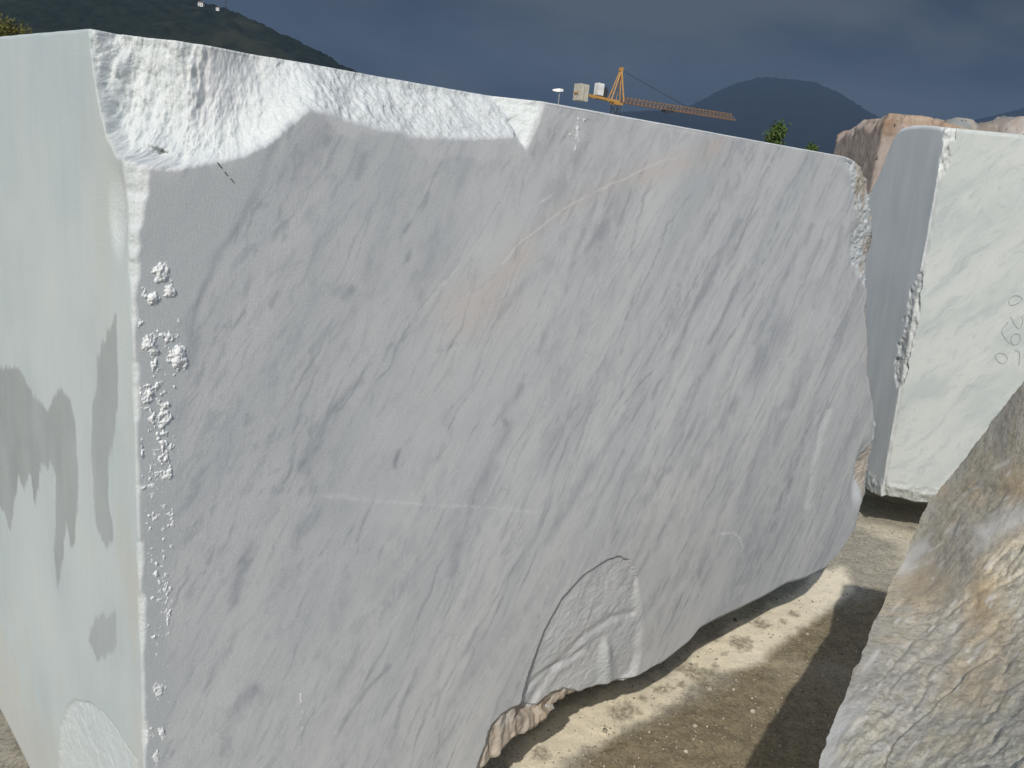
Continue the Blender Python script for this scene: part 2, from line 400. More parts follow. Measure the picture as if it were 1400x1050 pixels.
# ------------------------------------------------------------------ ground
def axis(lo, hi, fine, far):
    c = list(np.arange(lo, hi, fine)); st = fine
    a = c[-1]; b = c[0]; up = []; dn = []
    while a < far:
        st *= 1.28; a += st; up.append(a)
    st = fine
    while b > -far:
        st *= 1.28; b -= st; dn.append(b)
    return np.array(dn[::-1] + c + up)
gx = axis(-0.1, 2.6, .011, 9000); gy = axis(1.75, 5.0, .013, 9000)
GX, GY = np.meshgrid(gx, gy, indexing='ij')
px_poly = lambda pts: [tuple(ground_at(*p)[:2]) for p in pts]
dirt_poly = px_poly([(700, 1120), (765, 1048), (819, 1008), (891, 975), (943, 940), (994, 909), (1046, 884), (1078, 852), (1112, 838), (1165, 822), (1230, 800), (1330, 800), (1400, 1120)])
lit_dust_poly = px_poly([(640, 1120), (699, 1040), (725, 1010), (785, 972), (840, 948), (881, 938), (929, 902), (985, 872), (1040, 845), (1085, 818), (1125, 785), (1150, 775), (1160, 800), (1100, 842), (1046, 884), (994, 909), (943, 940), (891, 975), (819, 1008), (765, 1048), (700, 1120)])  # dust stops at the block's shadow line, so the shade is painted darker
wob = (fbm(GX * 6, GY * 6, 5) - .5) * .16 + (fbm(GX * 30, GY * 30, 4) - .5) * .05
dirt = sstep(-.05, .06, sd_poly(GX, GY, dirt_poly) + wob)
dust = sstep(-.05, .012, sd_poly(GX, GY, lit_dust_poly) + wob * .6)
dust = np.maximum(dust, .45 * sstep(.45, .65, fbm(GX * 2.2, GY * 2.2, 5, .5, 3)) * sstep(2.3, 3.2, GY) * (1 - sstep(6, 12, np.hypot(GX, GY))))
spot = np.zeros_like(GX)
for sx, sy, r in [(848, 977, .032), (862, 970, .028), (740, 1032, .022), (904, 941, .02), (917, 937, .012), (934, 932, .018), (946, 913, .04), (965, 917, .03), (957, 926, .02), (978, 907, .012), (1040, 853, .032), (1012, 879, .035), (1022, 874, .02), (1072, 848, .016), (1085, 838, .02), (990, 891, .012), (880, 955, .014)]:
    q = ground_at(sx, sy); d = np.hypot(GX - q[0], (GY - q[1]) * .9)
    spot = np.maximum(spot, .85 * sstep(1.35, .75, d / r + (fbm(GX * 70, GY * 70, 4, .5, sx) - .5) * 1.6) if False else .8 * (1 - sstep(.75, 1.35, d / r + (fbm(GX * 70, GY * 70, 4, .5, sx % 7) - .5) * 1.6)))
near = 1 - sstep(8, 30, np.hypot(GX, GY))
GZ = ((fbm(GX * 2, GY * 2, 4) - .5) * .03 + (fbm(GX * 25, GY * 25, 4) - .5) * .012 * (1 - .5 * dust) + (fbm(GX * 80, GY * 80, 3) - .5) * .006) * near
Vg = np.stack([GX, GY, GZ], -1).reshape(-1, 3)
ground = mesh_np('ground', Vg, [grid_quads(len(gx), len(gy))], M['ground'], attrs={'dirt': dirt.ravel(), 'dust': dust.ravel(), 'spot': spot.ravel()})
tag(ground, kind='structure')
def ground_z(x, y):
    x = np.asarray(x, float); y = np.asarray(y, float)
    return ((fbm(x * 2, y * 2, 4) - .5) * .03 + (fbm(x * 25, y * 25, 4) - .5) * .008)

# ------------------------------------------------------------------ hills
def terrain(name, dist, prof, depth, nx, ny, bump, fine, mat):
    """prof: (pixel x, pixel y) of the ridge line; the ridge stands at forward distance dist."""
    P = np.array([at_dist(x, y, dist) for x, y in prof]); xs = np.linspace(P[0, 0], P[-1, 0], nx)
    rz = np.interp(xs, P[:, 0], P[:, 2]); t = np.linspace(-1, 1, ny)
    X, T = np.meshgrid(xs, t, indexing='ij'); Y = dist + T * depth
    shape = np.clip(1 - np.abs(T) ** 1.35, 0, 1)
    Z = rz[:, None] * shape + (fbm(X / (depth * .35), Y / (depth * .35), 6) - .5) * bump * np.abs(T) * shape * 2
    Z = Z + fine * np.maximum(0, fbm(X / 14, Y / 14, 3, .6) - .35) * 2 * shape - 3
    o = mesh_np(name, np.stack([X, Y, Z], -1).reshape(-1, 3), [grid_quads(nx, ny)], mat); tag(o, kind='structure'); return o
hill = terrain('hill', 900, [(-1500, 160), (-900, 60), (-400, -60), (0, -75), (150, -28), (240, -4), (290, 6), (322, 18), (360, 34), (400, 54), (425, 68), (450, 82), (520, 118), (640, 160), (800, 210), (1000, 250)], 380, 900, 120, 60, 7, M['forest'])
mountain = terrain('mountain', 4200, [(300, 178), (600, 200), (780, 168), (860, 152), (925, 150), (955, 140), (985, 122), (1010, 113), (1035, 107), (1075, 108), (1105, 112), (1130, 123), (1155, 142), (1180, 156), (1230, 170), (1300, 175), (1500, 120), (1800, 160), (2400, 400)], 1500, 400, 80, 260, 10, M['far_forest'])

# ------------------------------------------------------------------ stone blocks: a left and a front face wrapped round one corner
def wrap_block(name, mat, P0, uL, uR, lean, aL, a1_of_b, bbot, btop, depth_cb, back, na_f, na_l, nb, growf=1.004, growl=1.012, bottom_z=.14):
    P0 = np.array(P0, float); uL = np.array([*uL, 0.]); uR = np.array([*uR, 0.]); uL /= np.linalg.norm(uL); uR /= np.linalg.norm(uR)
    lean = np.array(lean, float)
    nR = np.array([uR[1], -uR[0], 0]); nL = np.array([-uL[1], uL[0], 0])        # outward normals
    sf = np.cumsum(growf ** np.arange(na_f)); sf = np.concatenate([[0], sf / sf[-1]])
    sl = np.cumsum(growl ** np.arange(na_l)); sl = np.concatenate([[0], sl / sl[-1]])
    t = np.linspace(0, 1, nb)
    SF, T = np.meshgrid(sf, t, indexing='ij')
    bend = bbot(np.array([a1_of_b(np.array([.5]))[0]]))[0]
    A1 = a1_of_b(bend + (btop(np.array([0.]))[0] - bend) * T)
    AF = SF * A1
    SLm, TL = np.meshgrid(sl[:0:-1], t, indexing='ij'); AL = -SLm * aL(TL)
    A = np.concatenate([AL, AF]); TT = np.concatenate([TL, T])
    B = bbot(A) + (btop(A) - bbot(A)) * TT
    Pb = P0 + np.where(A[..., None] >= 0, A[..., None] * uR, -A[..., None] * uL) + np.stack([np.zeros_like(B), np.zeros_like(B), B], -1) + (B[..., None]) * lean
    X, Y = project(Pb)
    w = (.5 * sstep(-.32, -.20, A) + .5 * sstep(.03, .32, A))[..., None]
    dirn = -(nR * w + nL * (1 - w)); dirn /= np.linalg.norm(dirn, axis=-1, keepdims=True)
    dep, attrs = depth_cb(A, B, X, Y)
    V = Pb + dirn * dep[..., None]
    n, m = A.shape; V = V.reshape(-1, 3); F = [grid_quads(n, m)]; nq = len(F[0])
    ab = np.stack([A, B, np.zeros_like(A)], -1).reshape(-1, 3)
    idx = lambda i, j: i * m + j
    # right end, rough, going back
    kb = 10; right = V[[idx(n - 1, j) for j in range(m)]]
    extra = [V]; base = len(V); cols = [np.array([idx(n - 1, j) for j in range(m)])]
    for q in range(1, kb + 1):
        off = uL * back * q / kb + nR * 0 + uR * ((fbm(np.full(m, q * .9), right[:, 2] * 3, 4) - .5) * .16 * (1 if q < kb else 0))[:, None]
        extra.append(right + off); cols.append(base + np.arange(m)); base += m
    for c0, c1 in zip(cols[:-1], cols[1:]): F.append(np.stack([c0[:-1], c1[:-1], c1[1:], c0[1:]], -1))
    # back
    left_far = np.array([idx(0, j) for j in range(m)]); c0 = cols[-1]
    F.append(np.stack([c0[:-1], left_far[:-1], left_far[1:], c0[1:]], -1))
    top = [idx(i, m - 1) for i in range(n)] + [int(c[-1]) for c in cols[1:]]
    F.append(top)
    ring = [idx(i, 0) for i in range(n)] + [int(c[0]) for c in cols[1:]]
    Vall = np.concatenate(extra); cen = Vall[ring].mean(0)
    R2 = Vall[ring].copy(); dlt = cen - R2; L = np.linalg.norm(dlt[:, :2], axis=1, keepdims=True)
    r = np.array(ring)
    for ins, zz in ((.06, R2[:, 2] + .012), (.42, np.maximum(R2[:, 2] * .8 + .05, bottom_z)), (.62, bottom_z + 0 * R2[:, 2])):
        R3 = R2.copy(); R3[:, :2] += dlt[:, :2] / L * np.minimum(ins, L * .8 * ins / .62); R3[:, 2] = zz
        b2 = len(Vall); Vall = np.concatenate([Vall, R3]); r2 = b2 + np.arange(len(ring))
        F.append(np.stack([r, np.roll(r, -1), np.roll(r2, -1), r2], -1)[:, ::-1]); r = r2
    F.append([int(i) for i in r[::-1]])
    pad = len(Vall) - len(V)
    at = {k: np.concatenate([v.ravel(), np.zeros(pad)]) for k, v in attrs.items()}
    for kz in ('fresh',):
        if kz in at: at[kz][len(V):] = .8
    at['ab'] = np.concatenate([ab, Vall[len(V):] * .7 + 3])
    o = mesh_np(name, Vall, F, mat, None, True, at, flat_after=nq)
    return o, dict(P0=P0, uL=uL, uR=uR, nR=nR, nL=nL, lean=lean)

# --- the big grey block
P0 = np.array([-0.517, 1.119, 0.0]); UR = np.array([.709, .706, 0]); UL = np.array([-.706, .709, 0])
NR = np.array([.706, -.709, 0]); NL = np.array([-.709, -.706, 0]); LEAN = (-.0062, -.0062, 0)
LEANV = np.array([-.0078, -.0078, 0])
P0c = P0 - LEANV * .6
def fr(x, y):
    q = on_plane(x, y, P0, NR); return ((q - P0c - LEANV * q[2]) @ UR, q[2])
def lf(x, y):
    q = on_plane(x, y, P0, NL); return (-((q - P0c - LEANV * q[2]) @ UL), q[2])
def un(x, y):                                            # photo point on whichever of the two faces it lies
    a, b = fr(x, y)
    return (a, b) if a >= 0 else lf(x, y)
bot_px = [(672, 1048), (706, 1012), (737, 997), (771, 968), (806, 952), (854, 935), (881, 927), (909, 906), (943, 879), (957, 861), (981, 848), (1012, 834), (1046, 817), (1077, 799), (1100, 793), (1128, 779), (1152, 752), (1168, 727), (1183, 697)]
bot = np.array([(-2, .09), (-.9, .115), (-.4, .10), (0, .12), (.2, .14), (.45, .13), (.6, .17)] + [fr(*p) for p in bot_px])
rt_px = [(1183, 697), (1190, 680), (1193, 650), (1197, 625), (1204, 600), (1205, 580), (1203, 550), (1199, 520), (1197, 470), (1191, 430), (1196, 400), (1195, 360), (1198, 330), (1206, 305), (1207, 290), (1202, 265), (1200, 245), (1196, 229)]
rte = np.array([fr(*p) for p in rt_px]); rte = rte[np.argsort(rte[:, 1])]
a_tr, b_tr = fr(1196, 227)
def bbot(a): return np.interp(a, bot[:, 0], bot[:, 1])
def btop(a): return np.interp(a, [-3, 0, a_tr - .17, a_tr - .10, a_tr - .04, a_tr, 3], [1.712, 1.708, 1.704, 1.697, 1.685, 1.655, 1.655])
def a1b(b): return np.interp(b, rte[:, 1], rte[:, 0]) + .028

chip_px = [(133, 22), (138, 80), (146, 140), (156, 185), (170, 214), (195, 228), (235, 232), (275, 226), (310, 219), (345, 208), (372, 193), (395, 174), (412, 158), (424, 151), (440, 153), (470, 163), (505, 174), (560, 186), (620, 191), (680, 189), (703, 187), (711, 198), (718, 208), (726, 192), (737, 165), (745, 139), (749, 118)]
chip = [un(*p) for p in chip_px]
chip_poly = chip + [(chip[-1][0], 2.2), (chip[0][0], 2.2)]
scar_px = [(708, 985), (716, 945), (728, 905), (745, 860), (768, 818), (795, 788), (825, 768), (845, 760), (860, 766), (870, 785), (876, 815), (882, 850), (880, 885), (872, 930), (800, 965)]
scar = [fr(*p) for p in scar_px]
brk_px = [(640, 1075), (652, 1050), (662, 1022), (672, 990), (690, 972), (712, 963), (738, 968), (760, 950), (775, 945), (800, 948), (830, 937), (870, 925), (905, 905), (900, 990), (760, 1100)]
brk = [fr(*p) for p in brk_px]
lscar = [un(*p) for p in [(76, 1100), (79, 1040), (81, 995), (91, 966), (101, 957), (123, 961), (142, 975), (160, 998), (172, 1018), (188, 1040), (186, 1100)]]
stains = [[un(*p) for p in s] for s in (
    [(-105, 640), (-84, 596), (-62, 575), (-48, 535), (-30, 520), (0, 503), (30, 500), (40, 522), (55, 548), (72, 562), (79, 540), (90, 530), (102, 545), (109, 580), (110, 640), (108, 700), (105, 742), (98, 750), (93, 715), (89, 760), (80, 805), (76, 765), (78, 650), (73, 632), (70, 652), (64, 628), (57, 650), (50, 692), (44, 650), (35, 670), (28, 652), (22, 688), (15, 725), (8, 702), (0, 690), (-12, 735), (-26, 700), (-45, 760), (-58, 705), (-80, 742), (-92, 690)],
    [(168, 429), (151, 457), (142, 487), (137, 532), (130, 563), (129, 631), (133, 690), (135, 714), (142, 738), (149, 750), (160, 738), (158, 710), (152, 680), (154, 631), (163, 587), (169, 546), (170, 480)],
    [(139, 837), (149, 842), (162, 834), (161, 885), (147, 899), (134, 903), (122, 875), (127, 851)])]
drk = [  # darker veins: points, half width in photo pixels, strength
    ([(372, 200), (355, 255), (330, 300), (300, 345), (275, 400), (262, 450), (256, 490)], 5, .65), ([(262, 450), (256, 520), (235, 590)], 12, .5),
    ([(1011, 300), (979, 364), (943, 439), (914, 500), (893, 546)], 3.2, .5), ([(1018, 364), (989, 436), (970, 471)], 2.5, .5),
    ([(1111, 307), (1071, 386), (1046, 443), (1032, 468)], 3.5, .5), ([(1150, 311), (1136, 368), (1114, 418)], 4, .4), ([(1075, 443), (1032, 511)], 10, .35),
    ([(1178, 382), (1132, 500), (1111, 561), (1075, 660)], 4, .4), ([(957, 521), (946, 550), (932, 582)], 2.2, .5), ([(955, 564), (936, 607), (914, 646)], 3, .5),
    ([(853, 571), (825, 618), (789, 671), (750, 740)], 5, .45), ([(853, 618), (825, 671), (800, 720)], 2.5, .4), ([(875, 432), (871, 475), (846, 543)], 2, .35),
    ([(829, 304), (786, 361), (761, 425), (735, 480)], 4, .35), ([(725, 375), (700, 404), (672, 445)], 3, .4), ([(1007, 546), (975, 596), (945, 650)], 4, .4),
    ([(535, 471), (513, 514)], 2, .5), ([(496, 518), (460, 553), (446, 575), (415, 644)], 5, .5), ([(449, 446), (424, 478)], 3.5, .6), ([(496, 211), (488, 243)], 5, .55),
    ([(456, 218), (431, 250)], 4, .5), ([(378, 400), (371, 418)], 4, .6), ([(481, 393), (471, 404)], 6, .6), ([(728, 371), (681, 436)], 3, .4), ([(713, 528), (685, 571)], 5, .45),
    ([(696, 579), (668, 649), (644, 700), (616, 784)], 7, .42), ([(570, 915), (556, 950), (541, 994)], 2.5, .6), ([(532, 910), (481, 971), (453, 1018)], 2.5, .5),
    ([(350, 943), (336, 955), (322, 971)], 7, .7), ([(341, 747), (325, 790), (317, 821)], 8, .5), ([(443, 583), (425, 620), (415, 644)], 8, .5), ([(546, 616), (539, 639)], 2.5, .7),
    ([(653, 859), (635, 896)], 2.5, .45), ([(602, 948), (593, 980)], 2, .45), ([(308, 892), (280, 948)], 4, .5), ([(1120, 330), (1095, 380)], 3, .45), ([(975, 250), (955, 290)], 2, .3),
    ([(688, 575), (694, 582)], 4, .6), ([(900, 690), (880, 740), (850, 800)], 4, .35), ([(1000, 660), (975, 730)], 3, .35), ([(1060, 560), (1030, 640), (1010, 700)], 5, .35)]
lite = [  # white scratches and scuffs
    ([(571, 429), (624, 368), (678, 318)], .8, .25), ([(717, 289), (760, 264)], .8, .35), ([(437, 678), (500, 684), (590, 690), (660, 693), (735, 700)], 2.0, .30), ([(450, 676), (520, 683)], 4, .2),
    ([(985, 730), (1003, 728), (1011, 735), (1015, 746)], 1.1, .8), ([(998, 745), (1000, 760)], .8, .4), ([(1132, 560), (1121, 590), (1110, 640), (1103, 690)], 5, .30), ([(1108, 690), (1112, 730)], 3, .15)]
vein_px = [(985, 193), (950, 208), (890, 225), (850, 246), (800, 268), (770, 285), (740, 310), (712, 330), (700, 345), (686, 362)]

def streak_field(A, B, f):
    rr = random.Random(21); out = np.zeros(A.shape)
    wa = (fbm(A * 18, B * 18, 5, .6, 71) - .5) * .022; wb = (fbm(A * 18, B * 18, 5, .6, 72) - .5) * .022
    Aw, Bw = A + wa, B + wb
    brk_ = .25 + .75 * sstep(.34, .56, fbm(A * 45, B * 28, 5, .6, 73))
    Af, Bf, kf, idx = Aw[f], Bw[f], brk_[f], np.nonzero(f.ravel())[0]; of = np.zeros(len(idx))
    for k in range(900):
        a0 = rr.uniform(.03, 2.6) ** 1.0; a0 = 2.65 * rr.random() ** 1.35; b0 = rr.uniform(.15, 1.68)
        near_left = a0 < .55
        an = math.radians(rr.gauss(61, 5)); spk = rr.random() < (.48 if near_left else .10)
        sc = .75 + a0 * .45
        if spk: L = rr.uniform(.016, .065) * sc; w = rr.uniform(.0022, .0062) * sc; st = rr.uniform(.18, .55)
        elif rr.random() < .30: L = rr.uniform(.10, .30) * sc; w = rr.uniform(.010, .026) * sc; st = rr.uniform(.12, .30)
        else: L = rr.uniform(.06, .30) * sc; w = rr.uniform(.0011, .0034) * sc; st = rr.uniform(.22, .62)
        pts = [(a0, b0)]; n = 4
        for q in range(n):
            an2 = an + rr.gauss(0, .10); pts.append((pts[-1][0] + L / n * math.cos(an2), pts[-1][1] + L / n * math.sin(an2)))
        p = np.array(pts); m = 3 * w
        sel = np.nonzero((Af > p[:, 0].min() - m) & (Af < p[:, 0].max() + m) & (Bf > p[:, 1].min() - m) & (Bf < p[:, 1].max() + m))[0]
        if len(sel) == 0: continue
        x, y = Af[sel], Bf[sel]; d = d_line(x, y, pts)
        t = ((x - a0) * math.cos(an) + (y - b0) * math.sin(an)) / L
        v = st * np.exp(-(d / w) ** 2) * np.clip(1.15 - np.abs(2 * t - 1) ** 2, .15, 1) * kf[sel]
        of[sel] = 1 - (1 - of[sel]) * (1 - v)
    out.ravel()[idx] = of
    return np.clip(out, 0, .85)

def main_depth(A, B, X, Y):
    z = np.zeros_like(A); at = {}
    f = A >= 0
    n_c = fbm(A * 14, B * 14, 5, .55); n_f = fbm(A * 60, B * 60, 4, .55, 2); n_ff = fbm(A * 170, B * 170, 3, .6, 4)
    # big chips along the top edge
    ds = sd_poly(A, B, chip_poly); ds = ds + (n_c - .5) * .014 * sstep(0, .05, ds) + (n_f - .5) * .006 + (n_ff - .5) * .004
    d = np.maximum(ds, 0)
    wB = sstep(.245, .30, A)
    depA = .088 * (1 - np.exp(-d / .036)) + .06 * d * sstep(.05, .25, A)
    depB = np.minimum(d * 1.05, .05 + d * .35)
    dch = depA * (1 - wB) + depB * wB
    inn = sstep(.0, .012, ds)
    dch = dch + inn * ((n_c - .5) * (.014 - .008 * wB) + (n_f - .5) * .0022 + (n_ff - .5) * .0022 + (fbm((A + B) * 26, (B - A) * 110, 4, .55, 64) - .5) * .003 * wB + (1 - sstep(-.03, .05, A)) * ((fbm(A * 20, B * 12, 4, .5, 62) - .5) * .030 + (np.abs(fbm(A * 26, B * 14, 4, .5, 63) - .5) - .12) * -.030))
    # lumpy left lip of the big scoop, next to the corner
    lip = np.exp(-((A - .045 - .03 * (1.7 - B)) / .028) ** 2) * sstep(1.46, 1.55, B) * inn
    dch = dch + lip * ((fbm(A * 40, B * 22, 4, .6, 6) - .5) * .035)
    dch = dch + inn * np.maximum(0, .16 - np.abs(A)) ** 2 / .16 * .30
    dch = np.maximum(dch, 0) * (ds > 0)
    z = z + dch
    # corner: narrow worn chamfer, wide broken bevel under the scoop
    wc = .0030 + .005 * sstep(.35, .65, fbm(B * 22, B * 0, 4)) + .018 * np.clip((B - 1.36) / .19, 0, 1) ** 1.3 * (B < 1.60) * (.5 + fbm(B * 18, B * 0 + 4, 3)) + .006 * sstep(.9, .6, B) * 0
    wc = wc * (1 + .5 * (fbm(A * 3, B * 45, 3, .5, 8) - .5))
    cham = np.maximum(0, wc - np.abs(A)) * .75 * (ds < .02)
    bev = sstep(.0, .01, wc - np.abs(A)) * sstep(.018, .03, wc)
    cham = cham + bev * (n_f - .5) * .009
    z = z + np.maximum(cham, 0)
    # shallow spall on the left face just below the scoop
    sp = np.exp(-(((A + .045) / .030) ** 2 + ((B - 1.475) / .055) ** 2) ** 2)
    z = z + .010 * sp * (~f)
    # worn top arris
    topd = btop(A) - B
    z = z + np.maximum(0, .0012 + .003 * fbm(A * 20, B * 0, 3) - topd) * .9 * (ds < 0)
    # pick-shaped scar low on the front
    sc = sd_poly(A, B, scar)
    u, v = (X - 795) / 90, (Y - 870) / 100
    edge_soft = .0012 + .045 * sstep(.3, .9, u) * sstep(-.9, -.3, v)
    s_in = sstep(0, 1, (sc + (n_f - .5) * .004) / edge_soft)
    rip = np.hypot((X - 890) / 1.0, (Y - 1010) / 1.15)
    ripple = np.sin(rip / 9.5 + 5 * (fbm(A * 9, B * 9, 4, .5, 9) - .5)) * sstep(60, 150, rip) * .5
    dsc = s_in * (.006 + .010 * sstep(-.2, 1, v) + .0028 * ripple * sstep(-.6, .2, v) + (n_f - .5) * .0028 + (n_ff - .5) * .0018)
    z = z + np.maximum(dsc, 0) * f
    ln = d_line(X, Y, [(712, 1000), (735, 955), (770, 905), (800, 870), (840, 845), (870, 838)]); z = z + f * s_in * .004 * np.exp(-(ln / 5) ** 2)
    ln = d_line(X, Y, [(725, 945), (752, 918), (780, 905), (800, 890)]); z = z + f * s_in * .004 * np.exp(-(ln / 4) ** 2)
    tongue = np.exp(-(((X - 832 - (Y - 900) * .05) / (4 + .09 * np.maximum(Y - 868, 0))) ** 2)) * sstep(868, 890, Y) * (1 - sstep(930, 950, Y))
    z = z - f * s_in * .009 * tongue
    # brown broken bottom lip
    bk = sd_poly(A, B, brk) + (n_f - .5) * .008; b_in = sstep(0, .003, bk) * f
    z = z + b_in * (.014 - np.minimum(np.maximum(bk, 0), .07) * .10 + (fbm(A * 45, B * 12, 4, .55, 11) - .5) * .020 + (n_f - .5) * .007)
    # rounded broken right end
    re = a1b(B) - A + (fbm(A * 5, B * 16, 4, .55, 5) - .5) * .03
    wr = .085 + .09 * np.exp(-((B - .62) / .10) ** 2) + .17 * sstep(1.28, 1.45, B) + .03 * np.exp(-((B - 1.0) / .12) ** 2)
    rd = np.maximum(0, 1 - re / wr) * f
    z = z + rd * .030 + sstep(.12, .3, rd) * (.004 + (n_f - .5) * .012 + (n_ff - .5) * .004)
    fl = np.exp(-(((X - 1178 - (640 - Y) * .18) / 8) ** 2 + ((Y - 648) / 38) ** 2) ** 2)
    z = z + fl * .022 * f
    gr = d_line(X, Y, lite[6][0]); z = z + f * .003 * np.exp(-(gr / 5) ** 2)
    # soft undulation and underside rounding
    bd = B - bbot(A)
    z = z + f * np.maximum(0, .012 - bd) * .5 + (fbm(A * 2.2, B * 2.2, 3, .5, 12) - .5) * .006
    # old scar low on the left face
    ls = sd_poly(A, B, lscar); li = sstep(0, .0015, ls + (n_f - .5) * .003) * (~f)
    z = z + li * (.0035 + (n_f - .5) * .004 + (n_ff - .5) * .002)
    # --- masks
    at['left'] = (~f).astype(float)
    bowl = sstep(.03, .07, ds) * (1 - sstep(.16, .26, A)) * sstep(.02, .06, A)
    fresh = np.maximum.reduce([sstep(0, .006, ds) * (1 - bowl * .80 * sstep(.15, .5, n_c)), sstep(.0, .006, wc - np.abs(A)) * .6, sp * .5 * (~f), .7 * sstep(.12, .3, rd + (n_f - .5) * .3), s_in * .0 * f, .35 * li, fl * .6,
                               (topd < .0035) * .6 * f, s_in * tongue * .35 * f])
    at['fresh'] = np.clip(fresh, 0, 1)
    at['broken'] = np.clip(b_in * sstep(.004, .02, bk) * (.55 + .8 * (n_c - .2)), 0, 1) + .75 * sstep(.15, .4, rd) * sstep(.36, .58, fbm(A * 12, B * 9, 4, .55, 61))
    at['tan'] = (~f) * np.clip(.28 * sstep(.50, .72, fbm(A * 9, B * 3, 5, .55, 7)) * sstep(-.30, -.02, A) + .4 * (1 - sstep(.15, .55, B + (n_c - .5) * .5)) + .30 * (1 - sstep(.10, .45, B)) * sstep(-.5, -1.0, A) * 0 + .14 * np.exp(-(A / .05) ** 2) * sstep(.35, .65, fbm(A * 20, B * 5, 5, .55, 1)), 0, .7)
    stv = np.zeros_like(A)
    for q, poly in enumerate(stains):
        sdv = sd_poly(A, B, poly) + (fbm(A * 75, B * 16, 5, .6, 13) - .5) * .026
        stv = np.maximum(stv, sstep(-.003, .005, sdv) * (.80, .70, .60)[q] * (.75 + .5 * fbm(A * 8, B * 4, 4, .5, 14)))
    at['stain'] = np.clip(stv, 0, .95) * (~f)
    dk = np.zeros_like(A)
    wx = (fbm(A * 25, B * 25, 4, .55, 15) - .5) * 16; wy = (fbm(A * 25, B * 25, 4, .55, 16) - .5) * 16
    brkn = sstep(.28, .55, fbm(A * 22, B * 12, 4, .55, 17))
    for pts, w, s in drk:
        dl = d_line(X + wx * .5, Y + wy * .5, pts); dk = np.maximum(dk, s * np.exp(-(dl / (w * 1.15)) ** 2) * (.45 + .55 * brkn))
    at['dark'] = dk * f * (1 - np.clip(fresh, 0, 1))
    at['streak'] = streak_field(A, B, f) * (1 - np.clip(fresh, 0, 1))
    sc_ = np.zeros_like(A); sn = sstep(.35, .62, fbm(A * 130, B * 130, 4, .6, 18))
    for pts, w, s in lite:
        dl = d_line(X, Y, pts); sc_ = np.maximum(sc_, s * np.exp(-((dl + wy * .12) / max(w, 1.3)) ** 2) * (.15 + .85 * sn) * (.35 + .9 * brkn))
    vl = d_line(X + wx * .25, Y + wy * .35, vein_px); sc_ = np.maximum(sc_, .75 * np.exp(-(vl / 1.5) ** 2) * sstep(960, 880, X) if False else .45 * np.exp(-(vl / 1.25) ** 2) * (1 - sstep(880, 960, X)) * sstep(.2, .5, brkn + .3))
    at['scratch'] = sc_ * f
    pk = np.maximum.reduce([.55 * np.exp(-(((X - 650) / 55) ** 2 + ((Y - 420) / 42) ** 2)), .65 * np.exp(-(d_line(X, Y, [(640, 450), (690, 372), (720, 345)]) / 16) ** 2), .45 * np.exp(-(vl / 10) ** 2),
                            .6 * np.exp(-(d_line(X, Y, [(880, 240), (960, 215), (985, 195)]) / 14) ** 2), .25 * np.exp(-(((X - 1190) / 20) ** 2 + ((Y - 470) / 150) ** 2))])
    at['pink'] = pk * f * (.55 + .9 * (n_c - .25))
    at['mott'] = f * np.clip(sstep(235, 330, X + (Y - 400) * .25) * (1 - sstep(500, 720, X - (420 - Y) * .3 + (n_c - .5) * 160)) * (1 - .45 * sstep(600, 1000, Y)) + .12, 0, 1) * (.5 + fbm(A * 6, B * 6, 4, .5, 19))
    smz = [fr(*p) for p in [(180, 225), (250, 238), (340, 215), (372, 195), (352, 258), (327, 303), (297, 348), (272, 402), (258, 455), (250, 520), (240, 700), (235, 900), (225, 1100), (195, 1200), (170, 500)]]
    at['smooth_zone'] = f * .85 * sstep(-.012, .02, sd_poly(A, B, smz) + (n_c - .5) * .03)
    dry = np.zeros_like(A)
    for poly, s in (([(424, 148), (448, 168), (462, 185), (500, 184), (545, 192), (572, 206), (590, 216), (630, 217), (660, 224), (676, 218), (684, 196), (705, 186), (620, 180), (500, 160)], .55),
                    ([(748, 130), (850, 162), (900, 178), (935, 186), (985, 184), (1000, 190), (1090, 200), (1130, 215), (1160, 240), (1172, 262), (1182, 300), (1190, 340), (1240, 330), (1230, 190), (1150, 190)], .5)):
        sdv = sd_poly(A, B, [fr(*p) for p in poly]) + (n_c - .5) * .03 + (n_f - .5) * .012; dry = np.maximum(dry, s * sstep(-.004, .006, sdv))
    at['dry'] = dry * f
    return z, at

big, BI = wrap_block('marble_block', M['main'], P0c, UL[:2], UR[:2], LEANV, lambda t: 1.65 + 0 * t, a1b, bbot, btop, main_depth, 1.65, 600, 300, 600, 1.0022, 1.0105, .31)
tag(big, 'huge grey veined marble block with chipped top edge and water stains on its sawn end', 'stone block')

